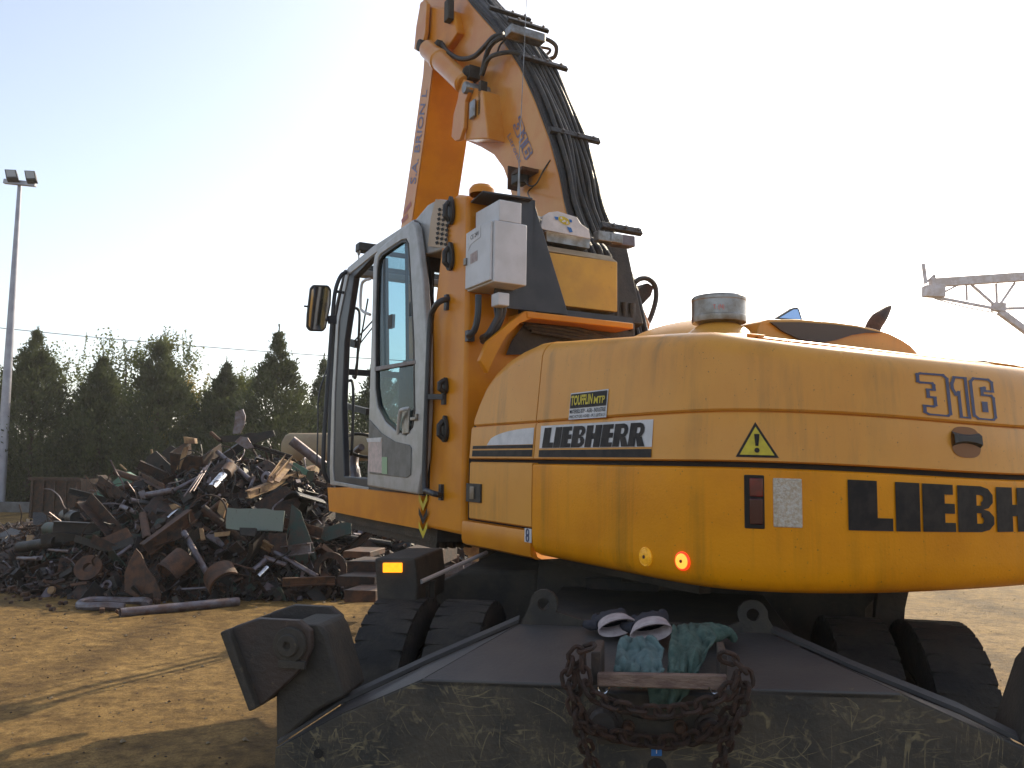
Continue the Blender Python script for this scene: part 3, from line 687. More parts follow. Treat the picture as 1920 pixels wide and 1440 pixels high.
# sheet-metal housing with grille at the cab's upper rear
hs = MB(); hs.prism([side(a, b, .01) for a, b in [(776, 414), (800, 385), (822, 373), (842, 375), (842, 462), (826, 470), (790, 480)]], UR*.9); hs.build('ventilation_housing', M['silver'], EX, bevel=.014, seg=3)
gp = [(820, 374), (843, 377), (840, 466), (806, 462), (811, 410)]
mb = MB(); mb.prism([side(a, b, .002) for a, b in gp], -UR*.012); gr = mb.build('grille', mat('grille_tan', (.42, .30, .19), .5), EX)
mb = MB()
for i in range(9):
    for j in range(-1, 5):
        cx = 822+j*8.2-(i-4)*.7; cy = 384+i*8.9+j*1.5
        lo = lerp(823, 810, min(1, max(0, (cy-380)/50)))+3
        if cx < lo or cx > 839 or cy > 460: continue
        q = [side(cx+dx, cy+dy, -.014) for dx, dy in ((-3.2, -1.6), (1.4, -3.4), (3.2, 1.6), (-1.4, 3.4))]; mb.prism(q, UR*-.0015)
mb.build('grille_openings', M['core'], gr, smooth=0)
# door leaf
DO = [(688, 911), (692, 760), (698, 560), (699, 500), (702, 478), (710, 466), (764, 420), (774, 415), (780, 425), (792, 520), (800, 640), (800, 760), (795, 860), (782, 927)]
DW = [(706, 500), (709, 484), (716, 474), (752, 450), (761, 448), (766, 458), (770, 520), (776, 640), (778, 770), (774, 800), (760, 816), (742, 808), (722, 790), (708, 764), (703, 730), (703, 600)]
door = sideprism('cab_door', DO, .045, M['silver'], EX, r=-.05, holes=[DW], bevel=.012, seg=3)
def scalepix(P, s):
    cx = sum(p[0] for p in P)/len(P); cy = sum(p[1] for p in P)/len(P); return [(cx+(a-cx)*(1-(1-s)*1.9), cy+(b-cy)*s) for a, b in P]
mb = MB(); mb.prism([side(a, b, -.045) for a, b in DW], UR*.03, [[side(a, b, -.045) for a, b in scalepix(DW, .968)]]); mb.build('window_seal', M['black'], door)
mb = MB(); mb.quad(*[side(a, b, -.035) for a, b in ((702, 690), (779, 676), (779, 682), (702, 697))]); 
mb.prism([side(a, b, -.052) for a, b in ((702, 688), (779, 675), (779, 682), (702, 696))], UR*.025); mb.build('window_bar', M['greymetal'], door, bevel=.002)
mb = MB(); n = mb.add([side(a, b, -.03) for a, b in DW]); mb.face(range(n, n+len(DW))); mb.build('window_pane', M['glass'], door, smooth=0)
mb = MB()
for x, w_ in ((709, .05), (717, .012), (724, .05), (763, .006)): mb.beam(side(x-1, 486 if x < 750 else 456, -.02), side(x+1, 690, -.02), w_, .02, UR)
mb.box(side(734, 603, -.02), UR*.012, UF*.035, Vector((0, 0, .045))); mb.box(side(772, 580, -.02), UR*.01, UF*.02, Vector((0, 0, .045)))
mb.build('sliding_window_frame', M['black'], door)
PP = [(693, 786), (716, 812), (742, 828), (768, 834), (772, 840), (771, 890), (764, 896), (694, 888)]
mb = MB(); mb.prism([side(a, b, -.0505) for a, b in PP], -UR*.006); pn = mb.build('door_panel', M['greypanel'], door, bevel=.003)
mb = MB(); mb.prism([side(a, b, -.058) for a, b in ((691, 823), (716, 822), (716, 887), (690, 884))], -UR*.001); mb.build('paper_notice', M['paper'], door, smooth=0)
mb = MB(); mb.prism([side(a, b, -.058) for a, b in ((688, 822), (717, 820), (714, 829), (690, 829))], -UR*.004); mb.build('paper_clip_strip', M['white'], door, smooth=0)
mb = MB(); mb.prism([side(a, b, -.059) for a, b in ((716, 857), (726, 857), (726, 889), (716, 888))], -UR*.001); mb.build('green_notice', M['green_paper'], door, smooth=0)
mb = MB(); q = [(746, 813), (750, 775), (755, 768), (767, 766)]; mb.tube(smoothpts([side(a, b, -.085 if i in (1, 2) else -.05) for i, (a, b) in enumerate(q)], 5), .012, 10)
mb.build('door_handle', M['cabinet'], door)
mb = MB(); mb.prism([side(a, b, -.05) for a, b in ((757, 770), (770, 764), (768, 812), (756, 815))], -UR*.01); mb.box(side(776, 785, -.06), UR*.01, UF*.04, Vector((0, 0, .010))); mb.box(side(781, 782, -.055), UR*.008, UF*.015, Vector((0, 0, .02))); mb.build('door_latch', M['steel'], door, bevel=.003)
# black strip painting the shaded gap behind the door edge
mb = MB(); mb.prism([side(a, b, -.006) for a, b in ((776, 412), (784, 418), (799, 540), (808, 640), (806, 800), (800, 930), (786, 928), (799, 800), (800, 640), (792, 520))], UR*.02); mb.build('door_edge_gap', M['black'], EX)
# grab loops, wipers, levers inside the doorway
def tb(name, pts, rad, m, r=0, par=EX, k=5):
    mb = MB(); mb.tube(smoothpts([side(a, b, c) for a, b, c in pts], k), rad, 8); return mb.build(name, m, par)
tb('door_grab_loop', [(694, 523, 0), (684, 526, -.02), (678, 535, -.03), (676, 570, -.03), (680, 583, -.02), (694, 590, 0)], .011, M['cabinet'])
tb('inner_hand_rail', [(662, 578, .12), (671, 580, .12), (674, 600, .12), (668, 700, .12), (662, 706, .12)], .011, M['black'])
tb('inner_hand_rail', [(641, 712, .1), (652, 714, .1), (662, 726, .1), (660, 840, .1), (655, 851, .1), (642, 854, .1)], .012, M['black'])
tb('wiper_arm', [(664, 706, .5), (690, 560, .5)], .008, M['black'])
tb('wiper_arm', [(664, 640, .4), (700, 600, .45)], .007, M['black'])
tb('wiper_arm', [(672, 648, .4), (700, 612, .45)], .006, M['black'])
mb = MB(); mb.beam(side(645, 760, .3), side(690, 772, .3), .04, .05); mb.beam(side(655, 642, .5), side(670, 646, .5), .05, .07); mb.build('cab_crossbar', M['black'], EX)
# dashboard column, pedals and seat
mb = MB(); a = side(668, 905, .35)
mb.tube(smoothpts([a, side(664, 880, .35), side(666, 850, .38), side(678, 838, .4)], 5), [.05]*6+[.04]*5+[.03]*5, 12)
mb.build('steering_column', M['greymetal'], EX)
mb = MB(); c = side(681, 835, .4); mb.tube([c+(UR*math.cos(t)+(UF*.8+Vector((0, 0, .6))).normalized()*math.sin(t))*.17 for t in [i*.2618 for i in range(24)]], .014, 8, closed=True); mb.build('steering_wheel', M['black'], EX)
fs, _ = fz(side(735, 700, .5)); fs -= .42
mb = MB(); mb.ubox(.25, .75, fs-.35, fs+.2, 1.45, 1.72); mb.box(U(.5, fs-.38, 2.05), UR*.24, UF*.06+Vector((0, 0, -.02)), Vector((0, 0, .34))); mb.box(U(.5, fs-.42, 2.52), UR*.13, UF*.05, Vector((0, 0, .1))); mb.build('operator_seat', M['darkcloth'], EX, bevel=.05, seg=3)
mb = MB(); mb.ubox(.78, .95, fs-.3, fs+.3, 1.35, 1.85); mb.build('control_console', M['black'], EX, bevel=.03)
# roof fittings
mb = MB(); mb.box(side(688, 466, .12), UR*.08, UF*.05, Vector((0, 0, .035))); mb.build('roof_lamp', M['black'], EX, bevel=.01)
mb = MB(); c = side(673, 473, .05); mb.tube([c+UF*.022*math.cos(i*.5236)+Vector((0, 0, .022*math.sin(i*.5236))) for i in range(12)], .006, 6, closed=True); mb.beam(c-Vector((0, 0, .06)), c-Vector((0, 0, .02)), .01, .01); mb.build('lifting_eye', M['steel'], EX)
# door mirror with its bracket
MF, _ = fz(side(618, 700, -.1))
def mr(px, py, df=0): return rear(px, py, MF+df)
mb = MB(); q = [(652, 510), (640, 516), (630, 540), (625, 575), (620, 640), (613, 740), (607, 830), (607, 880), (616, 905)]
mb.tube(smoothpts([mr(*p) for p in q], 5), .016, 10); mb.beam(mr(628, 546), mr(645, 549), .02, .02)
mb.tube(smoothpts([mr(614, 690), (mr(598, 740)), mr(596, 800), mr(594, 870)], 5), .006, 6)
mb.box(mr(623, 600), UR*.03, UF*.02, Vector((0, 0, .03))); mb.tube([mr(610, 600), mr(624, 600)], .012, 8); mb.tube([mr(570, 574, .02), mr(580, 575, .02)], .008, 6)
br = mb.build('mirror_bracket', M['blackpaint'], EX)
MP = [(582, 541), (588, 534), (616, 535), (622, 543), (621, 570), (612, 615), (606, 622), (580, 621), (575, 613), (576, 590)]
yawm = .0
cx = sum(p[0] for p in MP)/10; cy = sum(p[1] for p in MP)/10
mc = mr(cx, cy, -.004)
vd = (CAM-mc).normalized()
tgt = (side(835, 640)-mc).normalized(); hn = (vd+tgt).normalized()      # glass turned to show the machine's side
mb = MB(); mb.prism([hit(a, b, mc, hn) for a, b in MP], -hn*.05); hm = mb.build('door_mirror', M['black'], EX, bevel=.012, seg=3); mb = MB()
pl = [hit(cx+(a-cx)*.84, cy+(b-cy)*.92, mc+hn*.003, hn) for a, b in MP]
n = mb.add(pl); mb.face(range(n, n+len(pl))); mb.build('mirror_glass', M['mirror'], hm, smooth=0)
# ---------------------------------------------------------------- electrical cabinet, shroud, tank box
def faceq(a, b, c, d): return [a, b, c, d]
f0, f1, ra, rb = .43, .745, .005, .205
_, zt1 = fz(side(920, 415, ra)); _, zb1 = fz(side(920, 530, ra))
mb = MB(); mb.ubox(ra, rb, f0, f1, zb1-.0, zt1); cbx = mb.build('electrical_cabinet', M['cabinet'], EX, bevel=.006)
mb = MB(); mb.ubox(ra+.03, rb-.035, f0+.004, f1-.03, zt1+.001, zt1+.115); mb.build('cabinet_top_box', M['cabinet'], EX, bevel=.004)
mb = MB(); mb.ubox(ra-.016, ra-.001, f0+.012, f1-.004, zb1+.01, zt1-.005); cd = mb.build('cabinet_door', M['cabinet'], EX, bevel=.005)
mb = MB(); mb.prism([side(a, b, ra-.017) for a, b in ((877, 437), (901, 421), (901, 444), (883, 458), (878, 470))], -UR*.001); mb.build('cabinet_label', M['white'], cd, smooth=0)
text('label_writing', 'CE 24V', lambda x, y: side(882+16*x, lerp(450-10*x, 442-10*x, y), ra-.0195), M['ink'], cd)
mb = MB(); mb.prism([side(a, b, ra-.017) for a, b in ((882, 477), (895, 469), (895, 488), (882, 495))], -UR*.001); mb.build('small_label', M['cuff'], cd, smooth=0)
mb = MB(); mb.box(side(873, 491, ra-.02), UR*.008, UF*.014, Vector((0, 0, .02))); mb.build('cabinet_lock', M['steel'], cd, bevel=.003)
mb = MB(); mb.box(rear(938, 563, .5), UR*.035, UF*.04, Vector((0, 0, .035))); mb.build('junction_box', M['cabinet'], EX, bevel=.006)
mb = MB(); mb.tube(smoothpts([rear(937, 575, .55), rear(935, 592, .56), rear(925, 612, .58), rear(915, 628, .6), rear(905, 634, .7)], 5), .020, 10); mb.tube(smoothpts([rear(945, 575, .55), rear(943, 590, .56), rear(932, 615, .58), rear(915, 632, .62), rear(905, 640, .7)], 5), .016, 10)
mb.tube(smoothpts([rear(897, 553, .6), rear(896, 590, .6), rear(890, 618, .62), rear(880, 628, .66), rear(880, 630, .74)], 5), .018, 10); mb.box(rear(881, 630, .72), UR*.02, UF*.02, Vector((0, 0, .03))); mb.build('cabinet_cables', M['blackpaint'], EX)
rearprism('black_shroud', [(958, 374), (1000, 374), (1064, 583), (1064, 590), (945, 577), (930, 600), (925, 560), (940, 480)], .57, .012, M['blackpaint'], EX, bevel=.003)
mb = MB(); q = [flat(862, 395, 3.10), flat(905, 361, 3.10), flat(1000, 375, 3.10), flat(985, 400, 3.10)]
q = [U(.05, .98, 3.1), flat(905, 361, 3.10), flat(999, 374.5, 3.10), U(.36, .98, 3.1)]
mb.prism(q, Vector((0, 0, .012))); mb.build('shroud_roof', M['blackpaint'], EX, bevel=.003)
mb = MB(); p0 = rear(1000, 375, .57); mb.prism([p0, p0+UF*.35, rear(1000, 590, .57)+UF*.35, rear(1000, 590, .57)], UR*.012); mb.build('shroud_side', M['blackpaint'], EX)
mb = MB(); mb.lathe(flat(903, 366, 3.115), (0, 0, 1), [(.07, 0), (.07, .03), (.055, .05), (.001, .06)], 24); mb.build('orange_cap', M['orange'], EX)
bx = MB(); q = [rear(a, b, .62) for a, b in ((1010, 470), (1158, 491), (1158, 585), (1010, 568))]
bx.prism(q, UF*.34); tankb = bx.build('hydraulic_tank', mat('tank_yellow', (.60, .33, .035), .5, col2=(.50, .27, .035), nscale=5, col3=(.2, .12, .03), n3=40, t3=.66), EX, bevel=.006)
q = [rear(a, b, .62) for a, b in ((1010, 468), (1158, 489))]; q2 = [rear(a, b, .72)+Vector((0, 0, .0)) for a, b in ((1020, 452), (1145, 470))]
mb = MB(); mb.prism([q[0], q[0]+UF*.34, q[0]+UF*.34+Vector((0, 0, .02)), q[0]+UF*.08+Vector((0, 0, .055))], UR*((q[1]-q[0]).dot(UR))); mb.build('tank_chamfer', M['woodtan'], EX, bevel=.004)
mb = MB(); mb.ubox(.42, 1.04, .60, .95, 2.46, 2.52); mb.build('tank_plinth', M['blackpaint'], EX)
rearprism('filter_housing', [(1024, 432), (1108, 448), (1106, 466), (1024, 452)], .70, .2, M['steel'], EX)
wp = rearprism('emblem_plate', [(1018, 405), (1030, 398), (1046, 396), (1082, 407), (1090, 420), (1104, 430), (1108, 448), (1024, 431), (1014, 428)], .66, .01, M['white'], EX, bevel=.003)
mb = MB(); em = [rear(1058+11*math.cos(t)*1.0-1.2*math.sin(t), 413.5+6.5*math.sin(t)+5*math.cos(t), .657) for t in [i*.314 for i in range(20)]]
n = mb.add(em); mb.face(range(n, n+20)); mb.build('emblem_disc', M['yellowsticker'], wp, smooth=0)
mb = MB()
for P_ in ([(1039, 406), (1047, 407), (1047, 412), (1042, 412)], [(1067, 411), (1072, 412), (1073, 417), (1068, 417)], [(1063, 425), (1071, 427), (1074, 435), (1068, 436)]):
    mb.quad(*[rear(a, b, .655) for a, b in P_])
mb.build('emblem_blue', M['bluesticker'], wp, smooth=0)
mb = MB()
for P_ in ([(1050, 409), (1053, 406), (1055, 411), (1052, 411)], [(1053, 415), (1058, 412), (1062, 415), (1056, 417)], [(1062, 417), (1064, 414), (1066, 419), (1062, 420)]):
    mb.quad(*[rear(a, b, .654) for a, b in P_])
mb.build('emblem_white', M['cabinet'], wp, smooth=0)
# ---------------------------------------------------------------- boom
BR0, BR1 = 1.05, 1.39
BB = [(1062, 400), (1048, 330), (1030, 262), (1003, 190), (975, 128), (945, 80), (915, 45), (884, 10), (850, -35), (815, -80), (780, -95), (776, -20), (800, 10), (830, 40), (832, 60), (850, 100), (868, 150), (872, 200), (870, 262), (900, 275), (925, 290), (943, 315), (954, 345), (960, 375), (1010, 560), (1130, 640), (1140, 600)]
bm_ = sideprism('boom', BB, BR1-BR0, M['yellow_boom'], EX, r=BR0, bevel=.012)
# welded edge flange plates
def bp(px, py, dr=0): return side(px, py, BR0)+UR*dr
# hose pack along the back of the boom
BK = [(1140, 640), (1112, 530), (1062, 400), (1048, 330), (1030, 262), (1003, 190), (975, 128), (945, 80), (915, 45), (884, 10), (850, -35), (815, -85)]
bk = [side(a, b, BR0) for a, b in BK]
nb = []
for i in range(len(bk)):
    t = (bk[min(i+1, len(bk)-1)]-bk[max(i-1, 0)]).normalized(); n_ = UR.cross(t); 
    if n_.dot(UF) > 0: n_ = -n_
    nb.append(n_)
rnd = random.Random(3)
for k in range(15):
    mb = MB(); r_ = .012+k*.0195; lift = .035+(.032 if k % 2 else 0); pts = [p+UR*(r_+rnd.uniform(-.008, .008))+n_*(lift+rnd.uniform(-.01, .012)) for p, n_ in zip(bk, nb)]
    mb.tube(smoothpts(pts, 5), .017 if k % 4 else .024, 8); mb.build('boom_hose', M['hose'] if k % 4 else M['darkmetal'], EX)
mb = MB()
for i in range(len(bk)-1): mb.prism([bk[i]+nb[i]*.003, bk[i+1]+nb[i+1]*.003, bk[i+1]+nb[i+1]*.02, bk[i]+nb[i]*.02], UR*.32)
mb.build('hose_tray', M['darkmetal'], EX)
for (xa, ya), w_ in (((1120, 445), .32), ((1026, 266), .43), ((974, 131), .42), ((916, 40), .40), ((950, 62), .38)):
    c = side(xa, ya, BR0); i = min(range(len(bk)), key=lambda j: (bk[j]-c).length); n_ = nb[i]; t = UR.cross(n_)
    mb = MB(); mb.box(c+n_*.108+UR*(w_/2-.04), UR*w_/2, n_*.016, t*.024); cl_ = mb.build('hose_clamp', M['darkmetal'], EX, bevel=.005)
    mb = MB()
    for q in range(3): mb.lathe(c+n_*.128+UR*(w_*(.15+.3*q)), n_, [(.012, 0), (.012, .012), (.001, .013)], 6)
    mb.build('clamp_bolt', M['steel'], cl_)
# looping hoses at the upper clamp
def hs_(pts, rad, name='loop_hose', m='hose', k=6):
    mb = MB(); mb.tube(smoothpts(pts, k), rad, 9); return mb.build(name, M[m], EX)
B = lambda x, y, r=.95: side(x, y, r)
hs_([B(1010, 70, 1.5), B(1030, 76, 1.55), B(1043, 88, 1.6), B(1040, 106, 1.6), B(1025, 112, 1.55)], .018)
hs_([B(1010, 88, 1.5), B(1032, 94, 1.55), B(1014, 112, 1.5)], .012)
hs_([B(829, 82), B(838, 96), B(862, 110), B(888, 106), B(908, 88), B(925, 70), B(945, 64, 1.0)], .021)
hs_([B(903, 142), B(908, 118), B(916, 92), B(930, 76), B(950, 70, 1.02), B(985, 80, 1.1)], .021)
hs_([B(905, 138), B(915, 112), B(930, 102), B(960, 98, 1.02), B(990, 105, 1.1)], .018)
hs_([B(932, 100, 1.02), B(938, 84, 1.02), B(948, 74, 1.03)], .008)
mb = MB(); mb.box(B(985, 67, 1.0), UR*.15, UF*.05, Vector((0, 0, .035))); mb.build('valve_block', M['steel'], EX, bevel=.008)
mb = MB(); mb.box(B(822, 84, .93), UR*.03, UF*.04, Vector((0, 0, .03))); mb.build('hose_fitting', M['dirty'], EX, bevel=.006)
mb = MB(); mb.lathe(B(877, 138, .92), UF*-1+UR*-.3, [(.05, -.05), (.05, .05), (.03, .06), (.001, .06)], 14); mb.box(B(885, 140, .95), UR*.05, UF*.06, Vector((0, 0, .055))); mb.build('hose_fitting', M['dirty'], EX, bevel=.006)
# cylinder between boom head and lug
def cyl(name, a, b, r1, m, prof=None):
    mb = MB(); d = (b-a).length; mb.lathe(a, (b-a), prof or [(.001, 0), (r1*.8, 0), (r1, .02), (r1, d*.30), (r1*1.12, d*.31), (r1*1.12, d*.36), (r1, d*.37), (r1, d-.02), (r1*.8, d), (.001, d)], 24); return mb.build(name, m, EX)
cyl('boom_cylinder', B(802, 92, .90), B(872, 158, .90), .088, M['yellow_boom'])
# lug plates carrying the cylinder
LP = [(868, 148), (880, 152), (881, 165), (872, 190), (869, 240), (862, 262), (853, 264), (846, 256), (850, 215), (858, 185), (860, 170)]
for r_ in (.86, 1.5): sideprism('cylinder_lug', LP, .035, M['yellow_boom'], EX, r=r_, bevel=.006)
mb = MB(); mb.lathe(B(872, 164, .84), UR, [(.001, -.01), (.045, -.01), (.05, 0), (.05, .70), (.04, .71)], 20); mb.build('lug_pin', M['steel'], EX)
sideprism('lug_web', [(878, 160), (905, 170), (915, 260), (872, 262), (876, 200)], .30, M['yellow_boom'], EX, r=.90, bevel=.01)
mb = MB(); mb.box(B(886, 205, .88), UR*.012, UF*.045, Vector((0, 0, .075))); mb.build('lug_window_plate', M['steel'], EX, bevel=.01)
mb = MB(); mb.box(B(905, 185, .93), UR*.03, UF*.02, Vector((0, 0, .14))); mb.build('grease_block', M['dirty'], EX)
# boom head, head plates and pin
HP = [(788, 5), (795, 0), (800, 6), (797, 60), (790, 92), (783, 96), (776, 92), (780, 50)]
for r_ in (.92, 1.5): sideprism('boom_head_plate', HP, .04, M['yellow_boom'], EX, r=r_, bevel=.006)
sideprism('boom_head', [(786, 6), (850, 20), (858, 60), (838, 90), (790, 94), (784, 60)], .5, M['orange'], EX, r=.98, bevel=.015)
mb = MB(); mb.lathe(B(784, 84, .88), UR, [(.001, 0), (.05, 0), (.055, .01), (.055, .7), (.05, .71)], 20); mb.box(B(810, 74, 1.1), UR*.14, UF*.08, Vector((0, 0, .06))); mb.build('head_pin', M['dirty'], EX)
mb = MB(); mb.box(B(842, 20, .95), UR*.03, UF*.05, Vector((0, 0, .10))); mb.build('head_valve', M['dirty'], EX, bevel=.01)
# stick
SL = [(797, 98), (812, 100), (817, 122), (812, 132), (796, 260), (776, 400), (770, 450), (748, 450), (757, 390), (775, 270), (793, 140)]
sideprism('stick', SL, .44, M['orange'], EX, r=.98, bevel=.008)
mb = MB(); mb.prism([B(a, b, .976) for a, b in [(797, 99), (811, 101), (816, 122), (811, 132), (795, 260), (775, 400), (768, 450), (749, 450), (758, 390), (776, 270), (794, 140)]], -UR*.004); st_ = mb.build('stick_side_sheen', M['yellow_boom'], EX)  # paler skin paints sky reflection on the stick's left face
# writing on the stick, reading upwards
def stick_fn(x, y):
    t = x; px = lerp(lerp(768, 792, t), lerp(779, 801, t), 1-y); py = lerp(345, 168, t); return B(px, py, .969)
text('stick_lettering', 'S.A. BRION L', stick_fn, M['fadedblue'], EX, .01)
mb = MB(); 
for a, b in (((757, 395), (770, 377)), ((752, 412), (764, 400))): mb.quad(B(a[0], a[1], .969), B(b[0], b[1], .969), B(b[0]+1, b[1]+8, .969), B(a[0]+1, a[1]+8, .969))
mb.build('stick_hazard_marking', mat('faded_red', (.45, .16, .14), .6), EX, smooth=0)
# 316 on the boom, reading down along it
def b316(x, y):
    ox, oy = 967, 222; ax, ay = 24, 82; bx_, by = 15, -17
    return B(ox-6+ax*x+(y)*bx_*-0+y*14, oy+12+ay*x*.80-y*16, BR0-.004)
mb = MB(); outline_digits(mb, b316, .06); mb.build('boom_number', M['fadedblue'], EX, smooth=0)
text('boom_lettering', 'Litronic', lambda x, y: B(951+22*x+6*y, 256+52*x-7*y, BR0-.004), M['fadedblue'], EX)
# work lamp bracket low on the boom side
mb = MB(); mb.box(B(985, 323, .98), UR*.07, UF*.075, Vector((0, 0, .012))); mb.box(B(963, 335, .98), UR*.05, UF*.006, Vector((0, 0, .09))); mb.build('lamp_bracket', M['rustlight'], EX)
mb = MB(); mb.box(B(975, 335, .97), UR*.05, UF*.05, Vector((0, 0, .045))); mb.build('work_lamp', M['black'], EX, bevel=.01)
hs_([B(984, 336, .95), B(992, 348, .97), B(1005, 345, 1.0), B(1020, 318, 1.04), B(1032, 300, 1.05)], .006, 'lamp_cable')
hs_([B(1005, 345, 1.0), B(990, 360, 1.0), rear(997, 376, .57)], .005, 'lamp_cable')
mb = MB(); mb.tube([U(.30, .7, 3.11), U(.30, .7, 3.18), U(.30, .7, 3.4), rear(990, -60, .7)], [.014, .01, .003, .002], 6); mb.build('radio_aerial', M['steel'], EX)
# arched hose bundle above the tank
for k in range(10):
    r_ = .40+k*.066; mb = MB(); h = 3.13-.012*k+rnd.uniform(-.02, .02); d = rnd.uniform(-.02, .02)
    mb.tube(smoothpts([U(r_, 1.25, h-.25), U(r_, 1.12, h-.05), U(r_+.01, .98, h+.03), U(r_+.015, .86, h-.02), U(r_+.02, .80+d, h-.16), U(r_+.02, .79+d, h-.4), U(r_+.02, .80, 2.6)], 5), .026, 10); mb.build('arched_hose', M['hose'], EX)
for k in range(2):
    mb = MB(); mb.box(rear(1130+k*20, 445+k*3, .72), UR*.05, UF*.03, Vector((0, 0, .03))); mb.build('hose_clamp', M['steel'], EX, bevel=.004)
mb = MB(); mb.beam(rear(1140, 449, .74), rear(1185, 455, .74), .07, .07); mb.build('clamp_bar', M['greymetal'], EX, bevel=.006)
for k in range(3): hs_([U(1.05+k*.06, .78, 2.65), U(1.06+k*.06, .8, 2.4), U(1.1+k*.06, .85, 2.1)], .022, 'return_hose')
# boom foot machinery to the right
mb = MB(); mb.beam(B(1150, 620, 1.1), B(1120, 470, 1.1), .3, .25); mb.build('boom_foot', M['dirty'], EX, bevel=.01)
F2 = .95
mb = MB(); mb.prism([rear(a, b, F2) for a, b in ((1155, 540), (1185, 533), (1200, 540), (1215, 529), (1228, 538), (1222, 555), (1200, 578), (1185, 590), (1195, 640), (1160, 640))], UF*.25); mb.build('swivel_block', M['rust'], EX, bevel=.015)
hs_([rear(1190, 530, F2), rear(1200, 523, F2), rear(1215, 523, F2), rear(1228, 536, F2), rear(1230, 560, F2), rear(1222, 590, F2), rear(1212, 612, F2)], .017)

# unseen lower stick and clamshell, added to cast a shadow band on the dirt
GX, GY = -1.05, 9.4
g = lambda dx, dy, z: Vector((GX+dx, GY+dy, z))
mb = MB(); mb.beam(B(785, 440, 1.22), g(0, 0, 2.55), .24, .26); mb.build('shadow_stick', M['orange'], EX, bevel=.01)
for dx in (-.09, .09): mb = MB(); mb.tube([g(dx, 0, 2.6), g(dx*.6, 0, 1.5)], .03, 8); mb.build('shadow_rod', M['dirty'], EX)
for dx in (-.14, .02, .15): mb = MB(); mb.tube(smoothpts([g(dx, .1, 2.9), g(dx*1.6, .12, 2.2), g(dx*.8, .06, 1.45)], 5), .012, 6); mb.build('shadow_hose', M['hose'], EX)
mb = MB(); mb.lathe(g(0, 0, 1.12), (0, 1, 0), [(.001, -.28), (.24, -.28), (.27, -.2), (.27, .2), (.24, .28), (.001, .28)], 28); gb = mb.build('shadow_grapple', M['rust'], EX)
mb = MB(); mb.box(g(0, 0, 1.42), (.13, 0, 0), (0, .13, 0), (0, 0, .10)); mb.build('shadow_grapple_head', M['dirty'], gb, bevel=.01)
# ================================================================ chassis
mb = MB(); mb.kbox(-.50, .50, -1.9, 1.9, .62, 1.02); mb.kbox(-.62, .62, -.6, .6, .75, 1.08); mb.build('chassis_frame', M['dirty'], EX, bevel=.01)
mb = MB(); mb.lathe(ORG+Vector((0, 0, 1.06)), (0, 0, 1), [(.62, 0), (.62, .05), (.56, .06), (.56, .11), (.66, .12), (.66, .17)], 48); mb.build('slew_ring', M['dirty'], EX)
mb = MB(); mb.ubox(.25, 2.2, -.85, 1.6, 1.215, 1.24); mb.ubox(.3, .36, -.8, 1.5, 1.14, 1.22); mb.ubox(2.1, 2.16, -.8, 1.5, 1.14, 1.22); mb.ubox(.06, .95, 1.2, 3.2, 1.17, 1.25); mb.build('upper_frame_underside', M['dirty'], EX)
# ribs below the cab
mb = MB()
for i in range(16): mb.ubox(.1+i*.055, .12+i*.055, 1.3, 2.9, 1.12, 1.17)
mb.build('underside_ribs', M['darkmetal'], EX)
def tyre_mb(c, side_):
    mb = MB(); R = .50; W = .118; ax = CL
    prof = [(.29, -W*.8), (.34, -W), (.44, -W*1.05), (.475, -W*.98), (.493, -W*.86), (R, -W*.6), (R+.004, 0), (R, W*.6), (.493, W*.86), (.475, W*.98), (.44, W*1.05), (.34, W), (.29, W*.8)]
    mb.lathe(c, ax, prof, 64)
    for k in range(36):
        a = 2*math.pi*k/36
        for s in (-1, 1):
            d = (CA*math.cos(a+s*.04)+Vector((0, 0, 1))*math.sin(a+s*.04)); t = ax.cross(d)
            mb.box(c+d*(R-.0122)+ax*s*W*.52, d*.014, t*.034, ax*W*.42)
    return mb
def wheel(l, a):
    c = K(l, a, .51); o = tyre_mb(c, 1).build('tyre', M['tyre'], EX)
    mb = MB(); mb.lathe(c, CL, [(.30, -.11), (.27, -.10), (.25, -.02), (.10, 0), (.10, -.05), (.001, -.05)], 32); mb.lathe(c, CL, [(.30, .11), (.27, .10), (.25, .02), (.10, 0)], 32); mb.build('wheel_rim', M['dirty'], EX)
for a in (-1.32, 1.35):
    for l in (-1.17, -.86, .80, 1.12): wheel(l, a)
    mb = MB(); mb.tube([K(-.9, a, .535), K(.9, a, .535)], .11, 14); mb.lathe(K(0, a, .535), CA, [(.001, -.2), (.16, -.16), (.2, 0), (.16, .16), (.001, .2)], 20); mb.build('axle', M['dirty'], EX)
# side tool box / step drum between the axles, left
mb = MB(); pr = [K(-1.22, -.72, .55), K(-1.24, -.72, .86), K(-1.18, -.72, 1.0), K(-1.02, -.72, 1.08), K(-.62, -.72, 1.09), K(-.62, -.72, .5)]
mb.prism(pr, CA*1.30); mb.build('side_tank', M['dirty'], EX, bevel=.03, seg=3)
mb = MB(); mb.kbox(-1.25, -1.05, .62, .72, .5, 1.1); mb.build('side_tank', M['dirty'], EX, bevel=.01)
mb = MB(); mb.prism([K(1.22, -.3, .55), K(1.24, -.3, .9), K(1.05, -.3, 1.08), K(.62, -.3, 1.09), K(.62, -.3, .5)], CA*1.0); mb.build('side_tank', M['dirty'], EX, bevel=.03)
